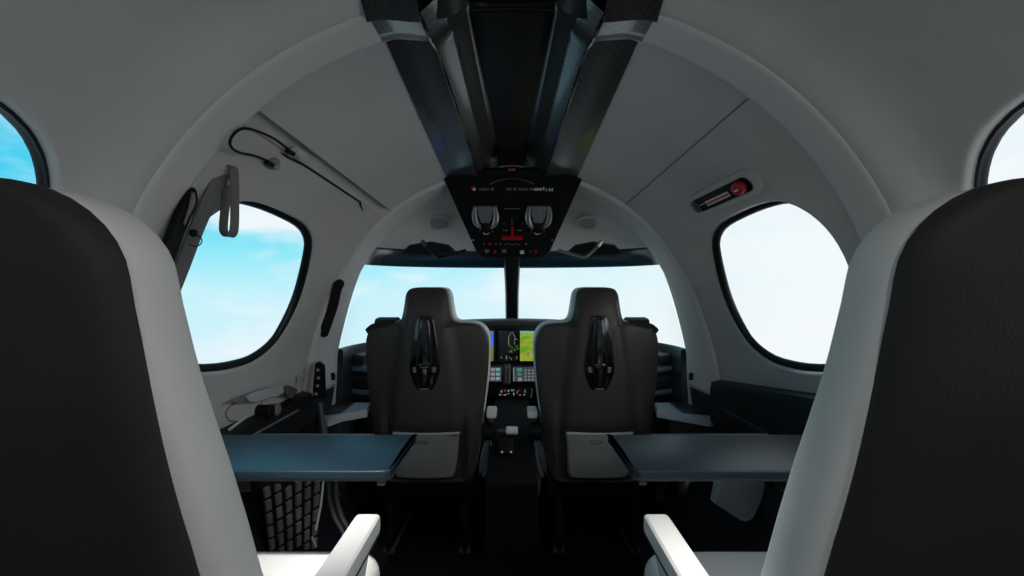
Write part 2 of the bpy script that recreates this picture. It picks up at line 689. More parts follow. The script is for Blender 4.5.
# ---------------------------------------------------------------- windscreen arch
EY = 2.10
arch_ps = lin(ALOW, 90, 54)


def archpt(t, p, s):
    """t 0..1 from the aft lip to the windscreen edge"""
    c, e = float(np.interp(p, GX, GC)), float(np.interp(p, GX, GE))
    # profile: small aft-facing rounded lip, then the inner face
    if t < 0:
        y, r = YARCH - .004, c + .04
    elif t < .25:
        k = t / .25 * math.pi / 2
        y = YARCH + .012 * (1 - math.cos(k))
        r = c - .014 * math.sin(k)
    else:
        k = (t - .25) / .75
        y = YARCH + .012 + (EY - YARCH - .012) * k
        r = c - .014 + (e - c + .014) * sm(-.3, 1, k)
    a = rad(p)
    return Vector((s * r * math.cos(a), y, ZC + r * math.sin(a)))


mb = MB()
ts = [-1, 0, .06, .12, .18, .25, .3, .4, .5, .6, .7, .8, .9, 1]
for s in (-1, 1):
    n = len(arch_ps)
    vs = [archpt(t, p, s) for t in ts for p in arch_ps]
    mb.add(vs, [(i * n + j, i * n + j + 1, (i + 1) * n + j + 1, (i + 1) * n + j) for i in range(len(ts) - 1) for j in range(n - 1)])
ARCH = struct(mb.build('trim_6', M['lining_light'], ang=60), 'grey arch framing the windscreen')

# headliner from the arch down to the windscreen header
NS = 30


def header(u, z):
    """u -1..1 across; plan curve of the windscreen at height z"""
    k = (z - .80) / (1.22 - .80)
    xs = .715 - .115 * k
    yc = 2.80 - .35 * k
    a = u * math.pi / 2
    return Vector((xs * math.sin(a), 2.115 + (yc - 2.115) * math.cos(a), z))


mb = MB()
rings = []
for q in lin(0, 1, 10):
    row = []
    for i in range(NS * 2 + 1):
        u = -1 + i / NS
        p = 24 + (90 - 24) * (1 - abs(u) ** 1.0)
        a = archpt(1, p, 1 if u >= 0 else -1)
        h = header(u, 1.222)
        w = q
        m = a.lerp(h, w)
        m.z += .05 * math.sin(math.pi * w) * (1 - abs(u) ** 3)
        row.append(m)
    rings.append(row)
mb.loft(rings, False, False)
HEAD = struct(mb.build('trim_7', M['lining_light'], ang=60), 'grey overhead lining above the windscreen')
# dark tinted header band
mb = MB()
rings = [[header(-1 + i / NS, z) + Vector((0, off, 0)) for i in range(2 * NS + 1)] for z, off in ((1.225, -.004), (1.215, -.012), (1.16, -.012), (1.148, -.006), (1.148, .02))]
mb.loft(rings, False, False)
struct(mb.build('trim_8', M['visor'], ang=50), 'dark blue tinted band along the windscreen top')
# windscreen glass in two halves
for s in (-1, 1):
    mb = MB()
    rings = [[header(s * i / 24, z) for i in range(25)] for z in lin(.78, 1.16, 8)]
    mb.loft(rings, False, False)
    g = struct(mb.build('window_%d' % (7 if s < 0 else 8), M['glass']), 'curved windscreen half')
# side infill between the arch edge and windscreen foot
for s in (-1, 1):
    mb = MB()
    rows = []
    for k in range(20):
        p = -50 + (26 + 50) * k / 19
        a = archpt(1, p, s)
        z = min(1.225, a.z)
        h = header(s * .999, max(.78, z))
        h.z = z
        rows.append([a, a.lerp(h, .5) + Vector((0, .004, 0)), h + Vector((s * .012, .012, 0))])
    mb.loft(rows, False, False)
    struct(mb.build('trim_9', M['lining_light']), 'pillar edge beside the windscreen')
# nose below the glass
mb = MB()


def nose_row(z, sc, dy):
    row = [header(-1 + i / NS, .80) for i in range(2 * NS + 1)]
    row = [Vector((p.x * sc, p.y + dy, z)) for p in row]
    return [Vector((-.86, 2.114, z))] + row + [Vector((.86, 2.114, z))]


mb.loft([nose_row(.80, 1, 0), nose_row(.79, .985, .02), nose_row(.70, .99, .03), nose_row(.4, .99, .03), nose_row(-.02, .95, .03)], False, False)
struct(mb.build('wall_front', M['dark_panel'], ang=50), 'dark nose shell under the windscreen')
# centre post
mb = MB()
rings = []
for z in lin(.78, 1.26, 12):
    h = header(0, min(z, 1.26))
    w = .034 + .008 * sm(1.0, 1.25, z)
    rings.append([Vector((w * c * (1.0), h.y - .035 + .03 * d, z)) for c, d in ((-1, .3), (-.8, -.3), (0, -.5), (.8, -.3), (1, .3), (1, 1), (-1, 1))])
mb.loft(rings)
struct(mb.build('trim_10', M['rubber'], ang=40), 'black windscreen centre post')

# ---------------------------------------------------------------- ceiling console
def ceil_z(y, x):
    """height of the ceiling skin over (x, y)"""
    x = abs(x)
    lo, hi = 20.0, 90.0
    for _ in range(40):
        mid = (lo + hi) / 2
        r = R(y, mid)
        if r * math.cos(rad(mid)) > x:
            lo = mid
        else:
            hi = mid
    return ZC + R(y, lo) * math.sin(rad(lo))


def interp(y, a):
    return float(np.interp(y, [q[0] for q in a], [q[1] for q in a]))


HW = [(-1.2, .29), (1.0, .288), (1.13, .285), (1.9, .243)]
FL = [(-1.2, .10), (1.0, .10), (1.2, .095), (1.9, .045)]
CON = thing('ceiling_console', 'long carbon fibre ceiling trough running forward to the overhead switch panel', 'ceiling console', (0, 1.1, 1.6))
for s in (-1, 1):
    for (ya, yb_, mat, drop, nm, lab) in ((-1.2, 1.015, 'carbon_dark', .014, 'side_flange', 'dark aft carbon flange'), (1.015, 1.895, 'carbon', .004, 'side_flange', None)):
        mb = MB()
        rings = []
        for y in lin(ya, yb_, 26):
            hw, hi = interp(y, HW), interp(y, HI)
            row = []
            for k in range(6):
                x = hw + (hi - hw) * k / 5
                row.append(Vector((s * x, y, ceil_z(y, x) - drop - .030 * sm(0, 1.2, k / 5))))
            top = [p + Vector((0, 0, drop + .008)) for p in row[::-1]]
            rings.append(row + top)
        mb.loft(rings)
        mb.build(nm, M[mat], CON, ang=30, label=lab)
    # bead of black between flange and trough
    mb = MB()
    mb.tube([Vector((s * interp(y, HI), y, ceil_z(y, interp(y, HI)) - .031)) for y in lin(-1.2, 1.88, 40)], .0045, 8)
    mb.build('edge_bead', M['gloss'], CON)
mb = MB()
rings = []


def trough_row(y):
    hi, fl = interp(y, HI), interp(y, FL)
    zt = ceil_z(y, hi) - .028
    zf = ceil_z(y, 0) + .045
    half = []
    half.append((hi - .003, zt - .003))
    half.append((hi - .006, zt + .0))
    half.append((hi - .034 * (hi / .17), zt + .028))
    half.append((hi - .038 * (hi / .17), zt + .030))
    for k in range(1, 7):
        t = k / 6
        x = (hi - .038 * (hi / .17)) * (1 - t) + fl * t
        z = zt + .030 + (zf - zt - .030) * math.sin(t * math.pi / 2)
        half.append((x, z))
    half.append((fl * .5, zf + .002))
    return [Vector((x, y, z)) for x, z in half] + [Vector((0, y, zf + .003))] + [Vector((-x, y, z)) for x, z in half[::-1]]


for y in lin(1.0, 1.86, 32):
    rings.append(trough_row(y))
# front end closes into the overhead panel
last = trough_row(1.86)
for k in range(1, 6):
    t = k / 5
    rings.append([Vector((p.x * (1 - .10 * t), 1.86 + .035 * t, p.z + (ceil_z(1.86, .12) - .01 - p.z) * t ** 2)) for p in last])
mb.loft(rings, False, False)
mb.build('trough', M['carbon'], CON, ang=40, label='glossy concave centre of the console')
# glossy black insert on the trough bed
mb = MB()
rings = []
for y in lin(1.12, 1.89, 30):
    fl = interp(y, FL) * 1.04
    z = ceil_z(min(y, 1.86), 0) + .040 - .062 * sm(1.82, 1.89, y)
    rings.append([Vector((fl * c, y, z + d)) for c, d in ((-1, .006), (-.93, 0), (-.5, -.002), (0, -.003), (.5, -.002), (.93, 0), (1, .006), (1, .012), (-1, .012))])
mb.loft(rings)
mb.build('trough_bed', M['bed'], CON, ang=40, label='glossy black flat bed')
# aft section of the trough with its lip
mb = MB()
rings = []
for y in lin(-1.2, 1.06, 24):
    hi = interp(y, HI)
    z0, z1 = ceil_z(y, hi) - .012, ceil_z(y, 0) - .006
    rings.append([Vector((hi * c, y, z0 + (z1 - z0) * d + e)) for c, d, e in
                  ((-1, 0, 0), (-.9, .2, -.006), (-.72, .5, -.008), (-.6, .7, 0), (-.5, .9, .03), (0, 1, .034), (.5, .9, .03), (.6, .7, 0), (.72, .5, -.008), (.9, .2, -.006), (1, 0, 0), (1, 0, .05), (0, 1, .07), (-1, 0, .05))])
mb.loft(rings)
mb.build('aft_cover', M['carbon_dark'], CON, ang=40, label='dark aft cover with a shallow recess')
mb = MB()
mb.tube([Vector((x, 1.062 - .012 * (x / .1) ** 2, ceil_z(1.06, 0) - .008 - .01 * (x / .1) ** 2)) for x in lin(-.085, .085, 20)], .005, 8)
mb.build('lip', M['gloss'], CON, label='curved glossy lip')

# ---------------------------------------------------------------- overhead switch panel
P0, P1 = Vector((0, 1.885, 1.485)), Vector((0, 2.20, 1.192))
PN = Vector((1, 0, 0)).cross(P1 - P0).normalized()
if PN.y > 0:
    PN = -PN


def onplane(px, py, P=P0, N=PN):
    d = at(px, py, 1.0) - Vector((0, 0, CAMZ))
    o = Vector((0, 0, CAMZ))
    return o + d * ((P - o).dot(N) / d.dot(N))


OH = thing('overhead_panel', 'black trapezoid overhead switch panel hanging above the windscreen post', 'switch panel', P0)
mb = MB()
out = [onplane(*q) for q in ((442, 176), (447, 171), (579, 171), (584, 176), (550, 252), (543, 258), (482, 258), (476, 252))]
c = sum(out, Vector()) / 8
r0 = [p + (c - p) * .015 for p in out]
back = [Vector((p.x * 1.0, p.y + .07, p.z + .055)) for p in out]
mb.loft([r0, [p - PN * .004 for p in out], back])
mb.build('housing', M['black'], OH, ang=30)
PF = frame(P0, (1, 0, 0), PN)


def pl_item(px, py, w, h, mat, name, th=.004, r=.003, lab=None, outl=None, bev=.001, par=OH):
    o = onplane(px, py)
    m2 = frame(o, (1, 0, 0), PN)
    b = MB()
    b.prism(outl or rrect(w, h, min(r, w / 2.01, h / 2.01), 3), m2, th, min(bev, th * .5))
    return b.build(name, mat, par, label=lab)


def plu(px_w):
    return px_w * 2.03 / F


for cx in (485.5, 538.5):
    # air outlet: pale horseshoe cheeks, ribbed cone and dark nozzle
    base = onplane(cx, 215.5)
    m2 = frame(base, (1, 0, 0), PN) @ Matrix.Diagonal((.86, 1, 1, 1))
    V = thing('air_vent', '%s overhead air vent with pale horseshoe cheeks and dark nozzle' % ('leftmost' if cx < 500 else 'rightmost'), 'air vent', base, 'overhead air vents')
    for sgn in (-1, 1):
        b = MB()
        pth = [m2 @ Vector((sgn * u, -v if False else v, w)) for u, v, w in ((.043, .050, .004), (.049, .025, .010), (.049, .0, .014), (.044, -.022, .016), (.034, -.04, .015), (.022, -.052, .010))]
        b.tube([Vector(p) for p in spl(pth, 5)], [.008 + .004 * math.sin(math.pi * k / 25) for k in range(26)], 8)
        b.build('cheek', M['vent_metal'], V)
    b = MB()
    for k in range(7):
        a = (k - 3) / 3.3
        b.tube([m2 @ Vector((.03 * a, .05, .004)), m2 @ Vector((.032 * a, .02, .014)), m2 @ Vector((.018 * a, -.022, .018))], [.0055, .006, .0035], 7)
    b.build('ribbed_cone', M['mid_plastic'], V)
    b = MB()
    b.cyl(m2 @ Vector((0, -.045, 0)), m2 @ Vector((0, -.05, .026)), .022, .017)
    b.build('nozzle', M['black'], V)
    for sgn in (-1, 1):
        b = MB()
        b.box(m2 @ Vector((sgn * .030, -.078, .003)), (.005, .004, .014), .001, (rad(-43), 0, 0))
        b.build('red_mark', M['red'], V)
    b = MB()
    b.tube([m2 @ Vector((.014 * math.cos(a), -.088 + .008 * math.sin(a), .003)) for a in lin(math.pi, 2 * math.pi, 10)], .0022, 6)
    b.build('index_mark', M['vent_metal'], V)
# red T handle in the middle
pl_item(512.5, 236.5, plu(22), .012, M['red'], 'red_handle', .016, .003, 'red pull bar')
pl_item(512.2, 231, .010, .045, M['red'], 'red_handle', .012, .003, 'red pull stem')
pl_item(511.8, 222, .006, .04, M['dark_plastic'], 'guide_slot', .003)
for px in (503.5, 522):
    pl_item(px, 223.5, .009, .009, M['dark_plastic'], 'screw', .003, .0044)
for px in (505, 519):
    pl_item(px, 230.3, .022, .003, M['mid_plastic'], 'guide_line', .002)
pl_item(512, 208.5, .06, .003, M['mid_plastic'], 'guide_line', .002)
# marking line near the top edge: pictograms and rows of tiny characters
pl_item(473.5, 188.5, .022, .022, M['red'], 'warning_mark', .0015, .011, 'red round warning mark')
pl_item(474, 189, .010, .010, M['white_label'], 'warning_mark', .0022, .002, 'white centre of the warning mark')


def marks(x0, x1, py, hgt, mat, name, step=.0055):
    b = MB()
    a, c2 = onplane(x0, py), onplane(x1, py)
    x = a.x
    k = 0
    while x < c2.x:
        w = step * random.choice((.45, .6, .7))
        hh = hgt * random.choice((.7, 1, 1, .85))
        if random.random() > .12:
            b.box(Vector((x + w / 2, a.y, a.z)) + PN * .0015, (w, .0015, hh), 0, (math.atan2(PN.z, -PN.y) * -1 + 0, 0, 0))
        x += step
        k += 1
    return b.build(name, mat, OH, smooth=False)


marks(478, 495, 189, .012, M['mid_plastic'], 'lettering')
marks(505, 533, 189, .012, M['mid_plastic'], 'lettering')
marks(534, 542, 189, .013, M['white_label'], 'lettering')
marks(546, 553, 189.5, .013, M['white_label'], 'lettering')
pl_item(543.7, 188.5, .004, .014, M['scr_teal'], 'status_mark', .0015, .001)
pl_item(537, 189, .006, .012, M['red'], 'status_mark', .002, .001)
# lower rows of switches
for px, py, w, h, mt in ((490, 243.3, .016, .006, 'red'), (484, 243.5, .006, .005, 'mid_plastic'), (496, 243.5, .006, .005, 'mid_plastic'), (487, 250.5, .018, .013, 'mid_plastic'),
                         (495, 251.5, .010, .012, 'red'), (504, 250.5, .018, .012, 'mid_plastic'), (522, 251.7, .017, .014, 'white_plastic'), (530.5, 251, .010, .009, 'dark_plastic'),
                         (535.5, 250.5, .013, .009, 'red'), (473, 239.5, .012, .003, 'mid_plastic'), (552, 239.5, .012, .003, 'mid_plastic'), (500.5, 243.2, .008, .004, 'mid_plastic'), (526, 243.2, .008, .004, 'mid_plastic')):
    pl_item(px, py, w, h, M[mt], 'switch', .008, .002)
b = MB()
for k in range(14):
    o = onplane(504.5 + k * 1.15, 244 + .6 * math.cos(k))
    b.box(o, (.003, .004, .006), 0, (rad(-43), 0, 0))
b.build('lettering', M['mid_plastic'], OH)
# small smile lip with red mark where trough meets the panel
b = MB()
b.tube([at(512 + 22 * u, 184 - 5.5 * (1 - u * u), 1.872) for u in lin(-1, 1, 16)], [.0012 + .0022 * abs(u) for u in lin(-1, 1, 16)], 6)
b.build('arched_lip', M['dark_plastic'], OH)
b = MB()
b.tube([at(512 + 12 * u, 167 - 1.2 * (1 - u * u), 1.80) for u in lin(-1, 1, 10)], .0024, 6)
b.build('latch_bar', M['mid_plastic'], OH)
b = MB()
b.box(at(511.7, 169.6, 1.80), (.026, .008, .007), .002)
b.build('latch_mark', M['red'], OH)

# ---------------------------------------------------------------- headliner fittings
hm = HEAD.data
HB = BVHTree.FromPolygons([v.co for v in hm.vertices], [p.vertices for p in hm.polygons])


def onhead(px, py):
    o = Vector((0, 0, CAMZ))
    d = (at(px, py, 1) - o).normalized()
    h = HB.ray_cast(o, d)
    if h[0] is None:
        return at(px, py, 2.25), Vector((0, -.5, -.8)).normalized()
    n = h[1]
    return h[0], (n if n.dot(d) < 0 else -n)


for px in (438, 589):
    qa, qb, qc = (onhead(px + dx, 221 + dy)[0] for dx, dy in ((-10, 5), (10, 5), (0, -7)))
    nrm = (qb - qa).cross(qc - qa).normalized()
    nrm = -nrm if nrm.y > 0 else nrm
    p = (qa + qb + qc) / 3 + nrm * .006
    t = thing('speaker', 'oval ceiling speaker %s the overhead switch panel' % ('left of' if px < 500 else 'right of'), 'speaker', p, 'overhead speakers')
    m2 = frame(p, (1, 0, 0), nrm)
    b = MB()
    o1, o2 = ellipse(.058, .044, 36), ellipse(.046, .033, 36)
    b.loft([[m2 @ Vector((*q, w)) for q in oo] for oo, w in ((ellipse(.058, .044, 36), -.004), (ellipse(.057, .043, 36), .004), (ellipse(.049, .036, 36), .005), (ellipse(.046, .033, 36), -.003))], True, False)
    b.build('ring', M['lining_light'], t)
    b = MB()
    b.prism(ellipse(.047, .034, 30), m2, .003, .001)
    b.build('grille', M['speaker'], t)

for s in (-1, 1):
    lab = 'folded black sun visor with bare arm, %s of the windscreen post' % ('left' if s < 0 else 'right')
    y0 = 2.24
    base = at(512 + s * 92, 249, y0)
    t = thing('sun_visor', lab, 'sun visor', base, 'folded sun visors')
    b = MB()
    q = [at(512 + s * a, c, 2.22 + .0009 * (110 - a)) for a, c in ((110, 253), (104, 247), (82, 243.5), (64, 247), (58, 252), (84, 254.5))]
    up = [p + Vector((0, .03, .012)) for p in q]
    b.loft([q, up])
    b.build('visor_panel', M['black'], t, ang=30)
    b = MB()
    b.tube([Vector(v) for v in spl([at(512 + s * a, c, 2.19) for a, c in ((46, 250), (70, 257), (76, 255), (82, 250), (88, 244))], 5)], .006, 8)
    b.build('arm', M['mid_plastic'] if s > 0 else M['black'], t)
    b = MB()
    b.cyl(at(512 + s * 90, 240.5, 2.19), at(512 + s * 86, 246, 2.19), .009)
    b.build('pivot', M['chrome'] if s > 0 else M['dark_plastic'], t)

# ---------------------------------------------------------------- glareshield and instrument panel
IP = thing('instrument_panel', 'black instrument panel with lit screens beneath the domed glareshield', 'instrument panel', (0, 2.56, .4))


def glare(u):
    """top edge of the glareshield, u -1..1"""
    return Vector((.66 * u, 2.50 - .10 * u * u, .893 - .010 * (u * 3.2) ** 2 * .35 - .05 * sm(.5, 1, abs(u))))


b = MB()
rows = []
us = lin(-1, 1, 48)
for dy, dz in ((.03, -.046), (.006, -.040), (-.006, -.024), (-.003, -.012), (.012, -.002), (.04, 0), (.15, .0), (.30, -.045)):
    rows.append([glare(u) + Vector((0, dy, dz)) for u in us])
b.loft(rows, False, False)
b.build('glareshield', M['leather_dark'], IP, ang=50, label='domed leather hood')
b = MB()
PY = 2.535
b.box((0, PY + .055, .68), (1.16, .09, .36), .012)
b.build('panel_face', M['black'], IP)


def ip(px, py, y=PY + .008):
    return at(px, py, y)


def screen(x0, y0, x1, y1, name, mats, lab=None):
    """bezel with lit areas: mats list of (x0,y0,x1,y1,mat,name)"""
    d = PY + .006
    a, c2 = at(x0, y0, d), at(x1, y1, d)
    o = (a + c2) / 2
    b = MB()
    b.box(o + Vector((0, .004, 0)), (abs(c2.x - a.x) + .014, .02, abs(a.z - c2.z) + .014), .003)
    e = b.build(name, M['gloss'], IP, label=lab)
    for i, (p0, q0, p1, q1, mt, nm) in enumerate(mats):
        A, B2 = at(p0, q0, d - .0068), at(p1, q1, d - .0068)
        b = MB()
        k = -.0004 * i
        b.box((A + B2) / 2 + Vector((0, k, 0)), (abs(B2.x - A.x), .0016, abs(A.z - B2.z)), 0)
        b.build(nm, M[mt], e, smooth=False)
    return e


screen(405, 331, 494, 361, 'flight_display', [(406, 331, 493.5, 333.5, 'scr_grey', 'status_bar'), (406, 333.5, 493.5, 346, 'scr_sky', 'sky_area'), (406, 346, 493.5, 361, 'scr_ground', 'ground_area'),
                                              (448, 345.7, 493.5, 346.2, 'scr_white', 'horizon_line')], 'attitude display, blue over brown')
eng = [(520, 331, 606, 361, 'map', 'map_area'), (520, 331, 606, 332.6, 'scr_cyan', 'title_bar'), (527, 352, 529, 356, 'scr_grey', 'town_mark')]
for k in range(7):
    eng.append((508 + random.random() * 9, 345 + k * 1.1, 0, 0, 'scr_green', 'gauge_mark'))
    eng[-1] = (eng[-1][0], eng[-1][1], eng[-1][0] + 2.2, eng[-1][1] + .6, 'scr_green', 'gauge_mark')
for (xa, yy, w, h) in ((501, 356.6, 1, 1.3), (506, 355.5, .8, 3.6), (509, 357, 1.2, .7), (511, 358, .7, 2), (516.5, 356, .6, 3), (514, 339, 3.5, .5), (508.4, 338, .5, 6), (514, 341, .5, 3)):
    eng.append((xa, yy, xa + w, yy + h, 'scr_white', 'gauge_mark'))
mfd = screen(500, 331, 607, 361, 'map_display', eng, 'wide display, engine strip beside a green and yellow map')
d = PY - .0015
b = MB()
b.tube([at(x, y, d) for x, y in ((508.3, 344), (508.6, 337), (510, 334.5), (512.2, 331.7), (513.8, 334.5), (515, 337), (514.8, 340))], .0012, 5)
b.build('aircraft_outline', M['scr_white'], mfd)
# touch controllers
screen(470, 366.5, 502, 381.5, 'touch_controller', [(471, 367, 501.5, 381.5, 'scr_panel', 'backlit_area')] + [(496 - 5 * j, 368 + 4.5 * k, 500 - 5 * j, 371 + 4.5 * k, 'scr_pale' if j < 1 else 'scr_key', 'touch_key') for j in range(4) for k in range(3)], 'touch pad of pale blue keys')
screen(512, 366.5, 545, 381.5, 'touch_controller', [(513, 367, 544.5, 381.5, 'scr_panel', 'backlit_area'), (513.4, 368, 514.2, 381, 'scr_key', 'touch_key'), (517, 368, 522, 371.5, 'scr_teal', 'touch_key'), (517.5, 373, 521.5, 375.5, 'scr_teal', 'touch_key'), (518, 377.5, 522, 380.8, 'scr_key', 'touch_key')] +
       [(524.5 + 3.6 * j, 369.5 + 3.1 * k, 526.4 + 3.6 * j, 371 + 3.1 * k, 'scr_white' if k < 3 and j < 3 else 'scr_key', 'touch_key') for j in range(5) for k in range(4)], 'touch pad of green and white keys')
b = MB()
b.box(at(507, 374, PY - .004), (.036, .02, .10), .004)
sp = b.build('knob_strip', M['dark_plastic'], IP, label='narrow knob strip between the touch pads')
for k in range(5):
    b = MB()
    o = at(506.5, 367.3 + 3.4 * k, PY - .014)
    b.cyl(o, o + Vector((0, -.012, 0)), .008 if k == 0 else .0055, n=12)
    b.build('knob', M['mid_plastic'], sp)
b = MB()
o = at(509.6, 373.5, PY - .016)
b.box(o, (.004, .006, .09), .0015)
b.build('slider', M['grey_plastic'], sp)
# lower row of lit switches
b = MB()
b.box(at(514, 393, PY - .02), (.18, .05, .052), .006)
sw = b.build('switch_box', M['black'], IP, label='small lit switch row')
for px, py, w, h, mt in ((501.5, 391.5, 1.4, 2.2, 'scr_white'), (505, 390.5, 2.3, 2.2, 'scr_red'), (508.4, 390.8, 1.6, 1.6, 'scr_white'), (512.5, 390.3, 3.6, 1.6, 'scr_teal'), (519, 390.5, 2.4, 1.3, 'scr_red'), (525, 391.3, .8, 2.8, 'scr_white'),
                         (500.3, 394.8, 2, 1.2, 'scr_white'), (505, 394.8, 3, 1, 'scr_white'), (513.8, 394, 1.3, 2.6, 'scr_white'), (517.2, 392.3, .7, 2.6, 'scr_white'), (520, 395, 2, .7, 'scr_white'), (524.3, 394.8, 1.7, 1, 'scr_white'), (508.5, 393.6, 1.8, .6, 'scr_key')):
    a = at(px, py, PY - .0462)
    b = MB()
    b.box(a, (w * .0049, .003, h * .0049), .0004, seg=1)
    b.build('lit_key', M[mt], sw)
b = MB()
b.tube([at(530.3, 397, 2.45), at(530.8, 394, 2.44), at(532, 389, 2.43)], [.007, .005, .004], 8)
b.build('lever', M['chrome'], IP, label='silver lever')

# ---------------------------------------------------------------- centre pedestal
PD = thing('centre_pedestal', 'low black pedestal between the two pilot seats with a white thrust knob', 'pedestal', (0, 2.2, 0))
b = MB()
b.loft([[Vector((x * w, y, z)) for x in (-1, 1)] + [Vector((x * w, y2, z)) for x in (1, -1)] for w, y, y2, z in ((.10, 1.95, 2.55, 0), (.10, 1.96, 2.55, .30), (.092, 2.06, 2.55, .42), (.085, 2.2, 2.55, .49), (.08, 2.3, 2.55, .51))])
b.build('body', M['black'], PD, ang=30)
b = MB()
o = at(511.5, 430.5, 2.08)
b.cyl(o + Vector((-.024, 0, 0)), o + Vector((.026, 0, 0)), .017, n=20, bev=.3)
b.build('thrust_knob', M['white_plastic'], PD, label='white thrust knob')
b = MB()
b.tube([at(506, 431, 2.085), at(498.5, 431, 2.085), at(496, 436, 2.10), at(497, 452, 2.15)], .011, 8)
b.build('thrust_lever', M['dark_plastic'], PD)
for px in (502, 511):
    b = MB()
    b.sphere(at(px, 452, 2.0), .004)
    b.build('indicator', M['scr_white'], PD)
b = MB()
b.box(at(506, 446, 2.03), (.06, .02, .06), .004, (rad(-30), 0, 0))
b.build('trim_wheel_box', M['black'], PD)
b = MB()
b.box(at(514, 413.5, 2.36), (.035, .002, .004), 0)
b.build('placard', M['mid_plastic'], PD)

# ---------------------------------------------------------------- front seats
YF = 2.02
HALF = [(0, 1.052), (.05, 1.051), (.072, 1.043), (.084, 1.022), (.090, .985), (.097, .945), (.107, .922), (.130, .914), (.175, .911), (.208, .902), (.232, .878), (.243, .845), (.245, .80), (.241, .72),
        (.232, .63), (.222, .55), (.210, .45), (.198, .36), (.185, .305), (.160, .284), (.10, .280), (0, .280)]


def pillow(out, yb, depth, mat, name, par, bulge, ridge=None, axis=lambda z: 0, nr=14, front=True):
    """closed cushion-like body from an outline in the xz plane; rear face at yb bulging toward the cabin"""
    n = len(out)
    b = MB()
    cx = sum(p[0] for p in out) / n
    zs = [p[1] for p in out]
    zlo, zhi = min(zs), max(zs)

    def ringp(t, y):
        row = []
        for x, z in out:
            zc = zlo + (zhi - zlo) * (.06 + .88 * (z - zlo) / (zhi - zlo))
            X, Z = cx + (x - cx) * t, zc + (z - zc) * t
            yy = y(X, Z, t) if callable(y) else y
            row.append(Vector((X, yy, Z)))
        return row
    rows = []
    rnd = min(depth * .45, .03)
    for k in range(nr, 0, -1):  # rear face from centre outwards
        pass
    ts = [0.0] + [i / nr for i in range(1, nr)]
    for t in ts:
        rows.append(ringp(t * .965, lambda X, Z, t_: yb - bulge * (1 - (t_ / .965) ** 2) - (ridge(X - cx, Z) if ridge else 0) * sm(1, .75, t_)))
    for k in range(0, 5):
        a = k / 4 * math.pi / 2
        rows.append(ringp(.965 + .035 * math.sin(a), yb + rnd * (1 - math.cos(a))))
    for k in range(0, 5):
        a = k / 4 * math.pi / 2
        rows.append(ringp(.965 + .035 * math.cos(a), yb + depth - rnd + rnd * math.sin(a)))
    for t in ts[::-1]:
        rows.append(ringp(t * .965, yb + depth + bulge * .6 * (1 - t * t)))
    b.loft(rows, True, False)
    return b.build(name, mat, par, ang=60)


def mirror_out(half, cx, dx=0):
    h = [np.array(p) for p in spl(half, 4)]
    return [(cx + p[0], p[1]) for p in h] + [(cx - p[0], p[1]) for p in h[-2:0:-1]]


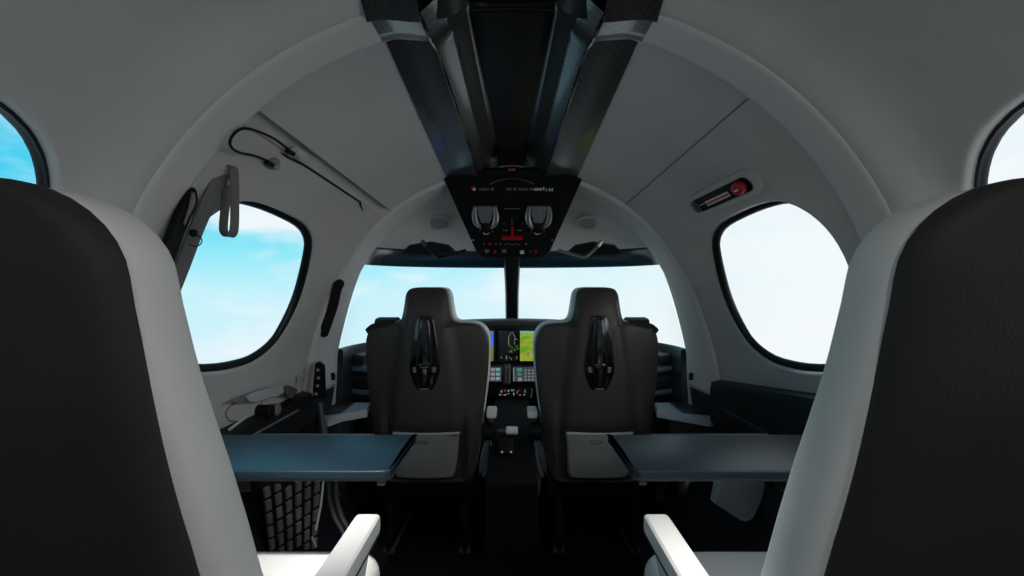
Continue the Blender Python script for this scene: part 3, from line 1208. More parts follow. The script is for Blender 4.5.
def front_seat(s):
    cx = s * .337
    t = thing('pilot_seat', 'dark brown pilot seat seen from behind, %s of the centre pedestal' % ('left' if s < 0 else 'right'), 'seat', (cx, 2.1, 0), 'pilot seats')

    def ridge(X, Z):
        w = .075 + .05 * sm(1.0, .5, Z)
        r = .022 * sm(w + .03, w - .01, abs(X)) * sm(.43, .52, Z) * sm(1.05, .95, Z)
        # raised rims down the two sides of the lower back
        r += .020 * sm(.148, .175, abs(X)) * sm(.235, .19, abs(X)) * sm(.66, .5, Z)
        r -= .012 * sm(.155, .145, abs(X)) * sm(.50, .47, Z) * sm(.27, .3, Z)
        return r
    pillow(mirror_out(HALF, cx), YF, .07, M['seat_shell'], 'backrest_shell', t, .022, ridge)
    big = [(x * 1.01 + (.002 if x > .01 else 0), z + .002) for x, z in HALF]
    pillow(mirror_out(big, cx), YF + .075, .09, M['leather_light'], 'backrest_cushion', t, .01)
    t.children[-1]['label'] = 'pale leather front cushion'
    # glossy harness guide recess
    gz = [(.0, .944), (.022, .942), (.036, .925), (.048, .85), (.058, .765), (.059, .735), (.050, .70), (.036, .668), (.026, .656), (0, .655)]
    o = [(p[0] - cx, p[1]) for p in mirror_out(gz, cx)]
    m2 = frame(Vector((cx, YF - .037, 0)), (1, 0, 0), (0, -1, 0))
    # frame() gives v = w x u ; make it point up
    m2 = Matrix(((1, 0, 0, cx), (0, 0, -1, YF - .030), (0, 1, 0, 0), (0, 0, 0, 1)))
    b = MB()
    b.prism(o, m2, .018, .006, 3)
    g = b.build('harness_guide', M['gloss'], t, label='glossy black harness guide')
    b = MB()
    b.prism([(x * .55, .80 + (z - .80) * .93) for x, z in o], m2 @ Matrix.Translation((0, 0, .016)), .012, .007, 3)
    b.build('guide_spine', M['gloss'], g)
    for q in (-1, 1):
        b = MB()
        b.box((cx + q * .036, YF - .05, .735), (.016, .006, .022), .002, (0, rad(12 * q), 0))
        b.build('clip', M['mid_plastic'], g)
    b = MB()
    b.box((cx, YF - .052, .661), (.034, .008, .006), .002)
    b.build('clip', M['mid_plastic'], g)
    b = MB()
    b.box((cx, YF - .06, .75), (.045, .008, .02), .003)
    b.build('belt_loop', M['gloss'], g)
    # shoulder webbing bulge over the outboard shoulder
    b = MB()
    b.ribbon([Vector(v) for v in spl([(cx + s * .165, YF - .004, .895), (cx + s * .168, YF + .004, .912), (cx + s * .17, YF + .03, .922), (cx + s * .17, YF + .12, .920), (cx + s * .17, YF + .18, .86), (cx + s * .15, YF + .2, .6)], 5)], (1, 0, 0), .075, .010)
    b.build('shoulder_strap', M['belt'], t)
    b = MB()
    b.box((cx + s * .222, YF + .045, .885), (.045, .08, .035), .012, (0, rad(38 * s), 0))
    b.build('strap_guide', M['belt'], t)
    # map pocket on the lower back
    pk = [(-.128, .486), (-.06, .483), (0, .482), (.06, .483), (.128, .488), (.128, .47), (.12, .38), (.108, .325), (.085, .312), (0, .308), (-.095, .311), (-.12, .325), (-.124, .38), (-.128, .45)]
    pk = [(p[0], p[1]) for p in spl(pk, 4, True)]
    b = MB()
    m3 = Matrix(((1, 0, 0, cx + .003), (0, 0, -1, YF - .014), (0, 1, 0, 0), (0, 0, 0, 1)))
    b.prism(pk, m3, .022, .010, 4)
    pkt = b.build('seat_pocket', M['pocket'], t, label='grey seat back pocket')
    b = MB()
    b.tube([Vector((cx + .003 + u * .128, YF - .032, .486 - .004 * (1 - u * u))) for u in lin(-1, 1, 12)], .006, 8)
    b.build('pocket_lip', M['pocket_lip'], pkt, label='pale pocket hem')
    # stitched emblem
    b = MB()
    b.tube([Vector((cx - .012 + .022 * math.cos(a), YF - .0375, .452 + .006 * math.sin(a))) for a in lin(0, 2 * math.pi, 20)], .0012, 5)
    b.build('emblem', M['dark_plastic'], pkt)
    # cushion, sides, base
    b = MB()
    b.box((cx + s * .02, 2.29, .36), (.41, .40, .14), .05, seg=4)
    b.build('seat_cushion', M['leather_light'], t)
    b = MB()
    b.box((cx, 2.27, .25), (.40, .40, .10), .02)
    b.build('seat_pan', M['black'], t)
    for q in (-1, 1):
        b = MB()
        b.box((cx + q * .15, 2.25, .10), (.03, .46, .20), .008)
        b.build('seat_leg', M['black'], t)
        b = MB()
        b.box((cx + q * .15, 2.25, .012), (.045, .46, .024), .006)
        b.build('floor_rail', M['dark_plastic'], t)
    b = MB()
    b.box((cx - s * .195, YF + .03, .40), (.014, .05, .10), .004)
    b.build('hinge', M['chrome'], t)
    # inboard armrest with white top
    ax = -s * .255 + cx
    b = MB()
    ax = -s * .254 + cx
    b.box((ax, 2.10, .541), (.042, .10, .030), .010, seg=3)
    a = b.build('armrest', M['white_plastic'], t, label='white topped inboard armrest')
    b = MB()
    b.box((ax + s * .005, 2.11, .47), (.026, .04, .14), .010, (rad(-8), 0, 0))
    b.build('armrest_bracket', M['dark_plastic'], a)
    b = MB()
    b.cyl((ax + s * .035, 2.06, .475), (ax - s * .012, 2.06, .475), .036)
    b.build('armrest_pivot', M['black'], a)
    # blue grey side shield and the pale curved cover below it
    def mx_(px):
        return px if s < 0 else 1026 - px
    q = [at(mx_(a_), c_, 2.07) for a_, c_ in ((489.5, 438), (490.5, 447), (487, 458), (483, 470), (479, 475), (479.5, 462), (482, 450), (485, 441))]
    b = MB()
    b.loft([q, [p + Vector((0, .03, 0)) for p in q], [p + Vector((0, .12, .0)) for p in q]])
    b.build('side_shield', M['blue_grey'], t, ang=30, label='blue grey side shield')
    b = MB()
    b.tube([Vector(v) for v in spl([at(mx_(a_), c_, 2.06) for a_, c_ in ((490.5, 436), (491, 448), (488.5, 462), (484, 476))], 5)], [.004] * 5 + [.008] * 6 + [.011] * 5, 8)
    b.tube([Vector(v) for v in spl([at(mx_(a_), c_, 2.08) for a_, c_ in ((489, 470), (488.5, 484), (490, 496), (495, 506))], 5)], [.014] * 8 + [.010] * 4 + [.004] * 4, 8)
    b.build('belt_stalk', M['mid_plastic'], t, label='pale curved belt stalk')
    return t


for s in (-1, 1):
    front_seat(s)

# ---------------------------------------------------------------- rear (mid row) seats
def tab(z, T):
    return float(np.interp(z, [q[0] for q in T], [q[1] for q in T]))


RX = [(.30, .285), (.45, .296), (.60, .312), (.68, .321), (.77, .3285), (.84, .3365), (.91, .347), (.98, .3575), (1.035, .364), (1.12, .370)]
RY = [(.30, .66), (.45, .62), (.60, .59), (.74, .555), (.84, .53), (.95, .50), (1.04, .482), (1.15, .462)]
ZT = 1.151


def cabin_seat(s):
    cx = s * .565
    t = thing('cabin_seat', 'pale leather cabin seat with charcoal rear panel, %s of the aisle nearest the viewer' % ('left' if s < 0 else 'right'), 'seat', (cx, .75, 0), 'cabin seats')
    body, panel = MB(), MB()

    def half(z):
        return .565 - tab(z, RX)

    TH = .115
    zs = lin(.36, 1.06, 26)
    NP = 40

    def section(z, hw, y0, y1, e=4.2, dz=0):
        row = []
        for k in range(NP):
            a = 2 * math.pi * k / NP
            c, q = math.cos(a), math.sin(a)
            u = math.copysign(abs(c) ** (2 / e), c)
            v = math.copysign(abs(q) ** (2 / e), q)
            # front edge of the bolster flares slightly
            row.append(Vector((cx + u * hw, (y0 + y1) / 2 + v * (y1 - y0) / 2, z + dz * v)))
        return row
    rows = []
    for z in zs:
        rows.append(section(z, half(z), tab(z, RY), tab(z, RY) + TH + .02 * sm(.9, .5, z)))
    Rr = ZT - 1.06
    for k in range(1, 10):
        a = k / 9 * math.pi / 2
        z = 1.06 + Rr * math.sin(a)
        hw = half(1.06) - .115 * (1 - math.cos(a)) ** 1.0
        ins = .012 * (1 - math.cos(a))
        rows.append(section(z, hw, tab(z, RY) + ins, tab(z, RY) + TH - ins))
    body.loft(rows)
    body.build('backrest', M['leather_light'], t, ang=60)
    # charcoal panel wraps the rear face
    rows = []
    zz = lin(.37, 1.06, 24) + [1.06 + Rr * .985 * math.sin(k / 8 * math.pi / 2) for k in range(1, 9)]
    for z in zz:
        if z <= 1.06:
            hw = half(z) - .005 * sm(1.12, 1.04, z) - .018 * sm(1.06, .8, z)
        else:
            a = math.asin(min(1, (z - 1.06) / Rr))
            hw = half(1.06) - .0042 * math.cos(a) - .110 * (1 - math.cos(a))
        y0 = tab(z, RY)
        row = []
        for u in lin(-1, 1, 20):
            edge = max(0, abs(u) - .80) / .20
            row.append(Vector((cx + u * hw, y0 - .010 + .016 * edge ** 2.2 * 1.0 - .006 * (1 - u * u), z)))
        row += [p + Vector((0, .012, 0)) for p in row[::-1]]
        rows.append(row)
    panel.loft(rows)
    panel.build('rear_panel', M['leather_dark'], t, ang=60, label='charcoal leather rear panel')
    # seat cushion
    b = MB()
    hwc = (.80 - .30) / 2
    out = rrect(.47, .60, .06, 6)
    mC = Matrix(((1, 0, 0, s * .531), (0, 1, 0, .90), (0, 0, 1, .30), (0, 0, 0, 1)))
    b.prism(out, mC, .150, .045, 5)
    b.build('seat_cushion', M['leather_light'], t)
    b = MB()
    b.box((s * .53, .88, .23), (.40, .50, .15), .02)
    b.build('seat_base', M['black'], t)
    for q in (-1, 1):
        b = MB()
        b.box((s * .53 + q * .17, .86, .08), (.035, .50, .16), .008)
        b.build('seat_leg', M['black'], t)
    # inboard armrest: padded top over a narrower arm
    ax = s * .273
    b = MB()
    b.box((ax, .765, .604), (.048, .42, .036), .010, seg=3)
    a = b.build('armrest', M['leather_light'], t, label='padded inboard armrest')
    b = MB()

    def tp(co):
        if co.y > 0 and co.z < 0:
            co.y -= .05
    b.box((ax + s * .003, .75, .565), (.036, .41, .06), .010, taper=tp)
    b.build('armrest_core', M['leather_light'], a)
    b = MB()
    b.tube([Vector((ax - s * .0225, y, .587)) for y in lin(.56, .965, 6)], .0022, 6)
    b.build('armrest_seam', M['dark_plastic'], a)
    b = MB()
    b.box((ax + s * .012, .70, .47), (.03, .14, .20), .01)
    b.build('armrest_support', M['leather_light'], a)
    return t


for s in (-1, 1):
    cabin_seat(s)

# ---------------------------------------------------------------- fold-out tables
for s in (-1, 1):
    t = thing('folding_table', 'dark lacquered folding table in front of the %s cabin seat' % ('left' if s < 0 else 'right'), 'table', (s * .72, 1.16, .66), 'folding tables')
    out = [(-.50, -.148), (-.10, -.148), (-.015, -.147), (.002, -.140), (.006, -.125), (.004, 0), (.006, .138), (.002, .148), (-.10, .15), (-.50, .15)]
    out = [(p[0], p[1]) for p in spl(out[1:9], 5)]
    out = [(-.50, -.148)] + out + [(-.50, .15)]
    if s > 0:
        out = [(-x, y) for x, y in out]
    m2 = Matrix(((1, 0, 0, -s * -.255), (0, .87, 0, 1.170), (0, 0, 1, .663), (0, 0, 0, 1)))
    b = MB()
    b.prism(out, m2, .015, .004, 3)
    b.build('table_top', M['table'], t)
    b = MB()
    b.prism([(x * .985, y * .96) for x, y in out], m2 @ Matrix.Translation((0, 0, -.008)), .009, .002)
    b.build('underside', M['dark_plastic'], t)
    b = MB()
    b.cyl((s * .262, 1.06, .648), (s * .278, 1.06, .646), .006)
    b.build('corner_latch', M['dark_plastic'], t)
    b = MB()
    b.box((s * .66, 1.16, .62), (.16, .05, .05), .008)
    b.box((s * .75, 1.16, .52), (.06, .08, .26), .008)
    b.build('hinge_arm', M['black'], t)
    b = MB()
    b.box((s * .50, 1.302, .674), (.30, .008, .010), .002)
    b.build('edge_rail', M['dark_plastic'], t)

# ---------------------------------------------------------------- left door fittings
def skinframe(px, py, off=0.0, u=None):
    y, p, s = onskin(px, py)
    n = -SN(y, p, s)
    o = S(y, p, s) + n * off
    uu = u if u is not None else Vector((0, 1, 0))
    return frame(o, uu, n)


def skinpath(pts, off, n=6):
    out = []
    for v in spl([(px, py, of) for px, py, of in [(q[0], q[1], q[2] if len(q) > 2 else off) for q in pts]], n):
        y, p, s = onskin(v[0], v[1])
        out.append(S(y, p, s) - SN(y, p, s) * v[2])
    return out


# lever handle in its recess
H = bpy.data.objects.new('door_handle', None)
H.empty_display_size = .05
H.location = skinpt(265, 398)
COL.objects.link(H)
H.parent = DOOR
H['label'] = 'grey lever handle low on the door'


def skinslab(pts, h0, h1, ins=.04, rim=.3):
    """raised slab on the skin from a photo outline"""
    base = [onskin(*q) for q in pts]
    eye = Vector((0, 0, CAMZ))

    def lift(q, h):
        b_ = S(*q)
        dr = (eye - b_).normalized()
        return b_ + dr * (h / max(.3, dr.dot(-SN(*q))))
    a = [lift(q, h0) for q in base]
    m_ = [lift(q, h0 + (h1 - h0) * (1 - rim)) for q in base]
    t_ = [lift(q, h1) for q in base]
    c_ = sum(t_, Vector()) / len(t_)
    return MB().loft([a, m_, [p + (c_ - p) * ins for p in t_]])


out = [tuple(v) for v in spl([(226, 410), (243, 399), (262, 396), (288, 390), (292, 397), (286, 404), (272, 410), (262, 417), (240, 421), (228, 421)], 4, True)]
skinslab(out, -.004, .010, .05, .6).build('backplate', M['lining'], H)
skinslab([(243, 397.5), (250, 393.5), (266, 388.5), (278, 385.5), (284, 385), (286, 388), (285.5, 393), (278, 396), (264, 400), (254, 403), (247, 402)], .022, .042, .10, .5).build('lever', M['grey_plastic'], H, ang=30)
skinslab([(283, 386), (287, 384.5), (293, 386.5), (297.5, 389), (296.5, 393), (291, 399), (287.5, 398), (284, 392)], .006, .046, .12, .4).build('lever_end', M['wedge'], H, ang=30, label='darker wedge at the lever end')
skinslab([(231, 402), (236, 398.5), (246, 396.5), (252, 398), (253, 401.5), (246, 403), (236, 404)], .008, .034, .12, .5).build('lever_root', M['mid_plastic'], H, ang=30)
b = MB()
o = skinpt(262, 410, -.02)
y, p, s_ = onskin(262, 410)
nn = -SN(y, p, s_)
b.cyl(skinpt(255, 411), skinpt(255, 411) + nn * .055, .021)
b.build('lock_knob', M['black'], H)
b = MB()
b.cyl(skinpt(265, 409), skinpt(265, 409) + nn * .045, .016, .020)
b.build('lock_collar', M['mid_plastic'], H)
b = MB()
b.sphere(skinpt(251, 401) + nn * .035, .005)
b.build('rivet', M['chrome'], H)

# warning placard
PLC = MB()
m2 = skinframe(302, 378, .003)
PLC.prism(rrect(.105, .032, .003), m2, .0015, .0005)
pl = tag(PLC.build('placard', M['lining_light']), 'small pale printed placard beside the door window', 'placard')
b = MB()
for r_, n_ in ((.009, 6), (-.001, 11), (-.010, 11)):
    x = -.045
    for k in range(n_):
        w = random.choice((.004, .006, .007))
        b.box(m2 @ Vector((x + w / 2, r_, .0018)), (.0006, w, .004), 0)
        x += w + .0022
b.build('lettering', M['mid_plastic'], pl, smooth=False)

# strap loop hanging from the door top
y0, p0, s0 = onskin(231, 168)
top = S(y0, p0, -1) - SN(y0, p0, -1) * .006
low = at(229, 236, 1.24)
b = MB()
pts = [at(231, 166, 1.215), at(233.5, 168.5, 1.21), at(234.5, 180, 1.215), at(234.8, 205, 1.222), at(234.4, 226, 1.23), at(232.5, 234, 1.235), at(228.5, 236.5, 1.242), at(224.5, 233, 1.25), at(223.5, 225, 1.255), at(225.5, 205, 1.25), at(228, 185, 1.24), at(229, 170, 1.23)]
b.ribbon([Vector(v) for v in spl(pts, 6)], Vector((.22, 1, 0)), .026, .003)
tag(b.build('strap_loop', M['strap'], ang=50), 'grey webbing loop hanging in front of the door window', 'strap')

# flat strap running down the door frame toward the strut
b = MB()
b.ribbon([Vector(v) for v in spl([at(228, 167, 1.215), at(219, 181, 1.205), at(208, 203, 1.195), at(197, 228, 1.185), at(184, 262, 1.18), at(172, 292, 1.17)], 6)], Vector((.55, 1, .2)), .034, .004)
tag(b.build('door_strap', M['strap'], ang=50), 'wide grey webbing strap running down the door frame beside the gas strut', 'strap')

# gas strut
GS = thing('gas_strut', 'black door gas strut with cable sleeve at the rear edge of the door window', 'gas strut', skinpt(185, 225))
b = MB()
pth = [at(192, 187, 1.13), at(191, 191, 1.13), at(182, 214, 1.12), at(172, 242, 1.11), at(160, 275, 1.10)]
b.tube(pth, [.006, .012, .016, .018, .018], 12)
b.build('cylinder', M['black'], GS)
b = MB()
pth = [at(197, 177, 1.135), at(192, 188, 1.13)]
b.tube(pth, .006, 8)
b.build('rod', M['grey_plastic'], GS)
b = MB()
pth = [at(194.5, 193, 1.12), at(191.5, 208, 1.115), at(186, 225, 1.11)]
b.tube(pth, .006, 8)
b.build('cable_sleeve', M['mid_plastic'], GS, label='woven grey cable sleeve')
b = MB()
pth = [Vector(v) for v in spl([at(195.5, 190, 1.11), at(196.5, 203, 1.105), at(190, 217, 1.10), at(185, 230, 1.10)], 5)]
b.tube(pth, .0022, 6)
b.build('cable', M['black'], GS)
b = MB()
b.sphere(at(193.5, 233, 1.15), .009)
b.build('end_ball', M['black'], GS)
b = MB()
o = at(195, 240.5, 1.15)
b.tube([o + Vector((.012 * math.cos(a), .006 * math.cos(a), .013 * math.sin(a))) for a in lin(math.pi * .6, -math.pi * .8, 14)], .0014, 6)
b.build('split_ring', M['black'], GS)

# coiled door cable with two end fittings
CB = thing('door_cable', 'thin black cable looping between two silver fittings above the door', 'cable', skinpt(262, 145))
b = MB()
pth = [Vector(v) for v in spl([at(289, 150, 1.30), at(276, 140, 1.25), at(262, 133, 1.20), at(246, 128.5, 1.14), at(236, 132, 1.11), at(230, 141, 1.10), at(232.5, 148.5, 1.12), at(241, 153, 1.17), at(255, 156, 1.24), at(268, 161, 1.285)], 8)]
b.tube(pth, .0032, 8)
b.build('wire', M['black'], CB)
for px, py, ex, ey in ((284, 147, 291, 151), (263, 159, 270, 162.5)):
    a, c2 = skinpt(px, py, -.012), skinpt(ex, ey, -.012)
    b = MB()
    b.cyl(a, c2, .007, .006)
    b.build('boot', M['black'], CB)
    d_ = (c2 - a).normalized()
    b = MB()
    b.cyl(c2, c2 + d_ * .022, .006, .005)
    b.build('end_fitting', M['chrome'], CB)
    b = MB()
    b.prism(ellipse(.026, .018), skinframe(ex + 3, ey + 1, -.001), .005, .002)
    b.build('mount_plate', M['mid_plastic'] if px < 280 else M['grey_plastic'], CB)
b = MB()
b.prism([(-.03, .012), (.0, .014), (.045, .0), (.0, -.014), (-.03, -.012)], skinframe(300, 154, 0, S(1.5, 42, -1) - S(1.4, 42, -1)), .012, .005, 3)
b.build('cable_clip', M['grey_plastic'], CB, label='pale wedge clip')

# ---------------------------------------------------------------- right wall: emergency exit handle
y0, p0, s0 = onskin(724, 193)
a, c2 = skinpt(698, 205, -.008), skinpt(749, 181.5, -.008)
m2 = frame((a + c2) / 2, (c2 - a), -SN(y0, p0, 1))
if (m2.to_3x3() @ Vector((0, 1, 0))).z < 0:
    m2 = frame((a + c2) / 2, (a - c2), -SN(y0, p0, 1))
L = (c2 - a).length
fl = 1 if (m2.to_3x3() @ Vector((1, 0, 0))).dot(c2 - a) > 0 else -1
EH = thing('exit_handle', 'red emergency exit pull handle in a black slot above the front window', 'exit handle', m2.translation.copy())
b = MB()
oL = rrect(L * 1.30, .080, .039, 8)
iL = rrect(L * 1.06, .046, .022, 8)
mo = m2 @ Matrix.Translation((fl * .012, 0, 0))
b.loft([[mo @ Vector((*q, w)) for q in o_] for o_, w in ((oL, -.020), ([(x * .985, y * .97) for x, y in oL], .005), ([(x * 1.04, y * 1.08) for x, y in iL], .007), (iL, .003))], True, False)
b.build('surround', M['lining'], EH)
b = MB()
b.prism(iL, m2 @ Matrix.Translation((0, 0, -.002)), .006, .002)
b.build('slot', M['black'], EH, label='black slot')
b = MB()
b.prism(rrect(.03, .042, .013, 5), m2 @ Matrix.Translation((-fl * L * .47, 0, 0)), .010, .004)
b.build('slot_end', M['dark_plastic'], EH)
b = MB()
b.prism(ellipse(.024, .019), m2 @ Matrix.Translation((fl * L * .40, 0, .003)), .016, .007, 4)
b.build('red_knob', M['red'], EH, label='red pull knob')
b = MB()
b.box(m2 @ Vector((fl * L * .40, .0, .020)), (.003, .02, .003), 0)
b.build('knob_mark', M['white_label'], EH)
b = MB()
b.prism(rrect(.115, .016, .001), m2 @ Matrix.Translation((-fl * L * .04, -.004, .004)), .0015, .0005)
lb = b.build('label_strip', M['white_label'], EH, label='white strip with red lettering')
b = MB()
x = -.055
while x < .052:
    w = random.choice((.005, .007, .008))
    m4 = m2 @ Matrix.Translation((-fl * L * .04 + x + w / 2, -.004, .0056))
    b.prism([(-w / 2, -.004), (w / 2, -.004), (w / 2, .004), (-w / 2, .004)], m4, .0006, .0002, 1)
    x += w + .0025
b.build('lettering', M['red'], lb, smooth=False)
b = MB()
b.prism(rrect(.026, .003, .001), m2 @ Matrix.Translation((-fl * L * .34, 0, .004)), .002, .0005)
b.build('slot_mark', M['grey_plastic'], EH)

# ---------------------------------------------------------------- windscreen arch fittings
am = ARCH.data
AB = BVHTree.FromPolygons([v.co for v in am.vertices], [p.vertices for p in am.polygons])


def onarch(px, py, off=0.0):
    o = Vector((0, 0, CAMZ))
    d_ = (at(px, py, 1) - o).normalized()
    h = AB.ray_cast(o, d_)
    if h[0] is None:
        return at(px, py, 2.0), -d_
    n = h[1] if h[1].dot(d_) < 0 else -h[1]
    return h[0] + n * off, n


GH = thing('grab_handle', 'long black grab handle on the left windscreen arch', 'handle', onarch(330, 310)[0])
pts = [onarch(px, py, of) for px, py, of in ((338.5, 283, .004), (335, 290, .008), (331.5, 301, .010), (328, 313, .010), (324.5, 324, .009), (322, 334, .004))]
b = MB()
sp_ = [Vector(v) for v in spl([p for p, n in pts], 6)]
b.ribbon(sp_, Vector((1, .3, .2)), .036, .016)
b.build('grip', M['black'], GH)
for px, py in ((338.5, 284), (323.5, 332)):
    b = MB()
    p, n = onarch(px, py, -.004)
    b.cyl(p, p + n * .016, .020)
    b.build('mount', M['black'], GH)
# small black jacks at the foot of both arches
for s in (-1, 1):
    p, n = onarch(512 + s * 180, 376)
    b = MB()
    b.prism(rrect(.026, .030, .004), frame(p, (1, 0, 0), n), .008, .002)
    t = b.build('jack_socket', M['black'])
    tag(t, 'small black headset socket at the foot of the %s arch' % ('left' if s < 0 else 'right'), 'socket', 'headset sockets')
    b = MB()
    b.cyl(p + n * .004, p + n * .011, .007)
    b.build('plug_hole', M['mid_plastic'], t)
# dark foot below each arch
for s in (-1, 1):
    b = MB()
    rows = []
    for k in range(10):
        p = ALOW + .5 - 20 * k / 9
        rows.append([archpt(tt, max(p, -60), s) for tt in ts])
    b.loft(rows, False, False)
    struct(b.build('trim_11', M['dark_panel'], ang=50), 'dark foot of the windscreen arch')
# latch strip on the door edge, dark with bolts
LS = thing('latch_strip', 'black latch strip with silver bolts between the door and the arch', 'latch strip', at(319, 378, 1.9))
b = MB()
q = [at(px, py, 1.905) for px, py in ((315, 364), (320, 362), (325, 366), (326, 398), (313, 399), (313, 388))]
b.loft([q, [p + Vector((-.01, .03, 0)) for p in q]])
b.build('strip', M['black'], LS, ang=30)
for px, py in ((318, 370), (318.5, 378), (317.5, 386), (316, 394)):
    b = MB()
    b.sphere(at(px, py, 1.90), .006)
    b.build('bolt', M['vent_metal'], LS)
b = MB()
b.tube([at(320, 403, 1.88), at(321, 412, 1.87), at(323, 425, 1.86), at(325, 440, 1.86)], [.012, .010, .012, .016], 8)
b.build('torque_link', M['dark_plastic'], LS, label='grey tapered link')

# ---------------------------------------------------------------- side ledges and cockpit sides
for s in (-1, 1):
    t = thing('padded_ledge', 'grey slab armrest outboard of the %s pilot seat' % ('left' if s < 0 else 'right'), 'ledge', (s * .66, 2.05, .58), 'outboard ledges')
    b = MB()
    q = [at(512 + s * (a if s > 0 or a < 180 else a - 14), c, dd) for a, c, dd in ((142, 402.5, 2.16), (175, 402, 2.22), (204, 412, 2.06), (203, 417, 1.97), (198, 419, 1.955), (170, 414, 1.98), (145, 409.5, 2.0))]
    b.loft([[p + Vector((0, 0, -.03)) for p in q], [p + Vector((0, 0, -.005)) for p in q], [p + (sum(q, Vector()) / 7 - p) * .04 for p in q]])
    b.build('pad', M['ledge'], t, ang=40)
    b = MB()
    b.box((s * .72, 2.08, .46), (.12, .18, .22), .02)
    b.build('pedestal_block', M['dark_panel'], t)
    # stacked cockpit side shelves
    c = thing('side_console', 'dark stepped side console under the windscreen, %s of its seat' % ('left' if s < 0 else 'right'), 'side console', (s * .68, 2.4, .4), 'cockpit side consoles')
    for z, wd, nm, mt in ((.745, .08, 'shelf', 'dark_panel'), (.70, .12, 'shelf', 'ledge'), (.65, .10, 'shelf', 'dark_panel'), (.60, .13, 'shelf', 'ledge')):
        b = MB()
        b.box((s * (.72 - wd / 2), 2.37, z), (wd, .26, .020 if mt == 'ledge' else .045), .006, (rad(3), rad(-8 * s), rad(4 * s)))
        b.build(nm, M['dark_panel'] if mt == 'dark_panel' else M['blue_grey'], c)
    b = MB()
    b.box((s * .68, 2.38, .40), (.10, .26, .60), .02)
    b.build('body', M['black'], c)

# long dark arm ledge along the lower wall
for s in (-1, 1):
    t = thing('wall_ledge', 'dark armrest ledge along the %s cabin wall' % ('left' if s < 0 else 'right'), 'ledge', (s * .78, 1.4, .6), 'wall ledges')
    b = MB()
    rows = []
    for y in lin(1.28, 1.92, 14):
        dr = .0 if s < 0 else .0
        lp = LOW + .3 if s < 0 else -8.6 - 5.4 * (y - 1.3) / .63
        top = S(y, lp, s, -.004)
        a2 = S(y, lp - 3.3, s, -.05)
        c3 = S(y, LOW - 8, s, -.06)
        d3 = S(y, LOW - 10, s, -.01)
        rows.append([top, top.lerp(a2, .5) + Vector((-s * .014, 0, .010)), a2, c3, d3])
    b.loft(rows, False, False)
    b.build('ledge_body', M['ledge_dark'], t, ang=40)
    b = MB()
    b.tube([S(y, LOW - 3.4, s, -.052) for y in lin(1.45, 1.8, 10)], .0035, 6)
    b.build('highlight_strip', M['mid_plastic'], t)
b = MB()
b.box(at(238, 423, 1.36), (.005, .09, .007), .002, (rad(8), 0, 0))
tag(b.build('door_placard', M['grey_plastic']), 'thin grey strip on the dark ledge under the door handle', 'placard')

# ---------------------------------------------------------------- folded airstair with tread, left of the aisle under the table
quad = [at(261, 487, 1.50), at(322, 476, 1.72), at(318, 548, 1.74), at(268, 552, 1.56)]
uu = (quad[1] - quad[0])
nn = uu.cross(quad[3] - quad[0]).normalized()
if nn.y > 0:
    nn = -nn
ST = thing('folding_step', 'folded boarding step with a ribbed tread below the left table', 'step', quad[3])
b = MB()
b.loft([[p - nn * .02 for p in quad], [p + nn * .0 for p in quad]])
b.build('step_board', M['black'], ST, ang=20)
NR = 5
for r_ in range(-2, NR + 2):
    for c_ in range(6):
        # one raised tread bar, slanted like the rest
        u0, u1 = (c_ + .12) / 6, (c_ + .66) / 6
        v0, v1 = (r_ + .10) / NR, (r_ + .86) / NR

        def Q(u, v):
            sk = .42 * (.5 - u)
            a_ = quad[0].lerp(quad[1], u)
            b_ = quad[3].lerp(quad[2], u)
            return a_.lerp(b_, min(1, max(0, v + sk)))
        if (v0 + .42 * (.5 - u0)) > .97 or (v1 + .42 * (.5 - u0)) < .03 or (v0 + .42 * (.5 - u1)) > .97 or (v1 + .42 * (.5 - u1)) < .03:
            continue
        p4 = [Q(u0, v0), Q(u1, v0 - .0), Q(u1, v1), Q(u0, v1)]
        b = MB()
        cc = sum(p4, Vector()) / 4
        b.loft([p4, [p + nn * .008 + (cc - p) * .08 for p in p4]])
        b.build('tread_bar', M['tread'], ST, ang=20)
b = MB()
b.tube([at(323.5, 480, 1.66), at(321, 505, 1.66), at(316, 530, 1.66)], .0035, 6)
b.build('edge_piping', M['net_white'], ST)
b = MB()
b.tube([at(312, 537, 1.6), at(316, 547, 1.58)], .004, 6)
b.build('release_pin', M['net_white'], ST)
for k, x0 in enumerate((329, 336)):
    b = MB()
    b.tube([Vector(v) for v in spl([at(x0, 470, 1.75), at(x0, 495, 1.75), at(x0 + 5, 515, 1.74), at(x0 + 13, 530, 1.72), at(x0 + 20, 545, 1.7)], 6)], .009, 8)
    h = b.build('stowage_cable', M['dark_plastic'])
    tag(h, 'grey rubber door hose beside the folded step, %s' % ('nearest the tread' if k == 0 else 'nearest the aisle'), 'hose', 'door hoses')

# grey flap low on the right wall
q = [(720, 470), (765, 470), (766, 482), (760, 502), (752, 518), (746, 521.5), (740, 520), (726, 511), (714, 503)]
P = [at(px, py, 1.62) for px, py in q]
b = MB()
b.loft([[p + Vector((.0, .03, 0)) for p in P], P, [p + (sum(P, Vector()) / len(P) - p) * .05 + Vector((0, -.008, 0)) for p in P]])
tag(b.build('map_pouch', M['grey_plastic'], ang=40), 'grey pointed pouch low on the wall beneath the right table', 'pouch')

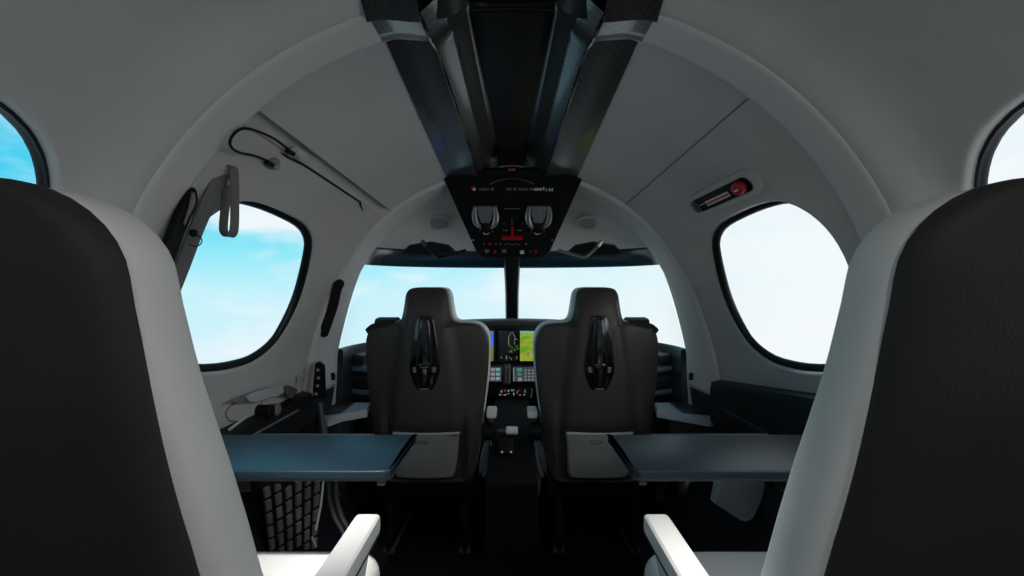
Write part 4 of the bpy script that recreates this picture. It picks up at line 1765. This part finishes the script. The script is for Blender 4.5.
# ---------------------------------------------------------------- unseen ceiling lamps added to brighten cushions, arms and seat backs
for s, ly, en, tgt, spr, rl in ((-1, .55, 1.0, (-.42, 1.13, .45), 38, .032), (1, .84, .34, (.27, .78, .62), 34, .032), (-1, -.75, .6, (-.3, .5, .6), 150, .06), (1, -.75, 2.2, (-.1, .5, .6), 150, .06)):
    o = Vector((s * .34, ly, ceil_z(ly, .34) - .004))
    t = thing('added_lamp', ('small round unseen lamp added to brighten the %s cabin seat' if ly > 0 else 'larger round unseen lamp added on the aft ceiling, %s of the console') % ('left' if s < 0 else 'right'), 'lamp', o, 'added ceiling lamps' if ly > 0 else 'added aft lamps')
    b = MB()
    m2 = frame(o, (0, 1, 0), Vector((-s * .4, 0, -1)))
    b.loft([[m2 @ Vector((*q, w)) for q in ellipse(r_, r_)] for r_, w in ((rl * 1.3, -.01), (rl * 1.28, .006), (rl * 1.06, .008), (rl * .97, .003))], True, False)
    b.build('bezel', M['chrome'], t)
    b = MB()
    b.prism(ellipse(rl, rl), m2, .003, .001)
    b.build('lens', M['added_lamp_glow'], t)
    ld = bpy.data.lights.new('added_lamp_light', 'AREA')
    ld.shape = 'DISK'
    ld.size = .06
    ld.energy = en
    ld.color = (1, .97, .93)
    ld.spread = rad(spr)
    lo = bpy.data.objects.new('added_lamp_light', ld)
    lo.location = o + Vector((-s * .006, 0, -.016))
    lo.rotation_euler = (Vector(tgt) - lo.location).to_track_quat('-Z', 'Y').to_euler()
    COL.objects.link(lo)

# ---------------------------------------------------------------- daylight portals in the window openings
def portal(loc, look, sx, sy):
    ld = bpy.data.lights.new('window_portal', 'AREA')
    ld.shape = 'RECTANGLE'
    ld.size, ld.size_y = sx, sy
    ld.cycles.is_portal = True
    o = bpy.data.objects.new('window_portal', ld)
    o.location = loc
    o.rotation_euler = Vector(look).to_track_quat('-Z', 'Y').to_euler()
    COL.objects.link(o)


for s in (-1, 1):
    portal((s * .88, 1.48, 1.06), (-s, 0, -.18), .7, .6)
    portal((s * .95, .61, 1.08), (-s, 0, -.18), .7, .6)
    portal((s * .95, -.47, 1.08), (-s, 0, -.18), .7, .6)
portal((0, 2.85, 1.0), (0, -1, 0), 1.5, .5)

# ---------------------------------------------------------------- sky
wd = bpy.data.worlds.new('sky')
SC.world = wd
wd.use_nodes = True
nt = wd.node_tree
nt.nodes.clear()
out = nt.nodes.new('ShaderNodeOutputWorld')
bg = nt.nodes.new('ShaderNodeBackground')
tc = nt.nodes.new('ShaderNodeTexCoord')
sep = nt.nodes.new('ShaderNodeSeparateXYZ')
nt.links.new(tc.outputs['Generated'], sep.inputs[0])


def ramp(src, stops):
    r = nt.nodes.new('ShaderNodeValToRGB')
    e = r.color_ramp.elements
    e[0].position, e[0].color = stops[0][0], (*stops[0][1], 1)
    e[1].position, e[1].color = stops[-1][0], (*stops[-1][1], 1)
    for p, c_ in stops[1:-1]:
        k = e.new(p)
        k.color = (*c_, 1)
    nt.links.new(src, r.inputs['Fac'])
    return r


def mrange(src, a, b_, c_=0, d_=1):
    m = nt.nodes.new('ShaderNodeMapRange')
    m.inputs['From Min'].default_value = a
    m.inputs['From Max'].default_value = b_
    m.inputs['To Min'].default_value = c_
    m.inputs['To Max'].default_value = d_
    nt.links.new(src, m.inputs['Value'])
    return m


# clear-sky gradient by height: hazy pale near the horizon, cyan above
zr = mrange(sep.outputs['Z'], -.4, .6)
base = ramp(zr.outputs[0], [(0, (.30, .68, .85)), (.30, (.66, .92, 1.0)), (.39, (.60, .92, 1.0)), (.46, (.30, .85, .98)), (.54, (.09, .68, .92)), (1, (.02, .40, .70))])
# clouds
mp = nt.nodes.new('ShaderNodeMapping')
mp.inputs['Scale'].default_value = (3, 3, 9)
mp.inputs['Location'].default_value = (1.3, .4, .2)
nt.links.new(tc.outputs['Generated'], mp.inputs['Vector'])
nz = nt.nodes.new('ShaderNodeTexNoise')
nz.inputs['Scale'].default_value = 1.1
nz.inputs['Detail'].default_value = 7
nz.inputs['Roughness'].default_value = .5
nt.links.new(mp.outputs[0], nz.inputs['Vector'])
cl = ramp(nz.outputs['Fac'], [(.48, (0, 0, 0)), (.66, (1, 1, 1))])
mx = nt.nodes.new('ShaderNodeMixRGB')
mx.inputs['Color2'].default_value = (.90, .97, 1.0, 1)
nt.links.new(cl.outputs[0], mx.inputs['Fac'])
nt.links.new(base.outputs[0], mx.inputs['Color1'])
# bright haze toward the sun on the right
xr = mrange(sep.outputs['X'], -.35, .55)
xr.interpolation_type = 'SMOOTHSTEP'
mx2 = nt.nodes.new('ShaderNodeMixRGB')
mx2.inputs['Color2'].default_value = (.97, .99, 1.0, 1)
hz = nt.nodes.new('ShaderNodeMath')
hz.operation = 'MULTIPLY'
hz.inputs[1].default_value = .88
nt.links.new(xr.outputs[0], hz.inputs[0])
nt.links.new(hz.outputs[0], mx2.inputs['Fac'])
nt.links.new(mx.outputs[0], mx2.inputs['Color1'])
# the sun glows behind the aircraft, high on the right
dt = nt.nodes.new('ShaderNodeVectorMath')
dt.operation = 'DOT_PRODUCT'
dt.inputs[1].default_value = Vector((.80, -.55, .24)).normalized()
nt.links.new(tc.outputs['Generated'], dt.inputs[0])
st = mrange(dt.outputs['Value'], .30, 1.0, 1.0, 3.6)
st.interpolation_type = 'SMOOTHSTEP'
nt.links.new(mx2.outputs[0], bg.inputs['Color'])
nt.links.new(st.outputs[0], bg.inputs['Strength'])
nt.links.new(bg.outputs[0], out.inputs['Surface'])

# ---------------------------------------------------------------- camera and view
cd = bpy.data.cameras.new('camera')
cd.sensor_width = 36
cd.lens = 18
cd.clip_start = .02
co = bpy.data.objects.new('camera', cd)
co.location = (0, 0, CAMZ)
co.rotation_euler = (rad(90), 0, 0)
COL.objects.link(co)
SC.camera = co
SC.view_settings.view_transform = 'Standard'
SC.view_settings.look = 'None'
SC.view_settings.exposure = 0.0
SC.view_settings.gamma = 1
SC.view_settings.use_curve_mapping = False
SC.cycles.max_bounces = 10
SC.cycles.diffuse_bounces = 6
SC.cycles.glossy_bounces = 4
SC.cycles.transparent_max_bounces = 12
SC.cycles.sample_clamp_indirect = 4.0
SC.cycles.use_denoising = True
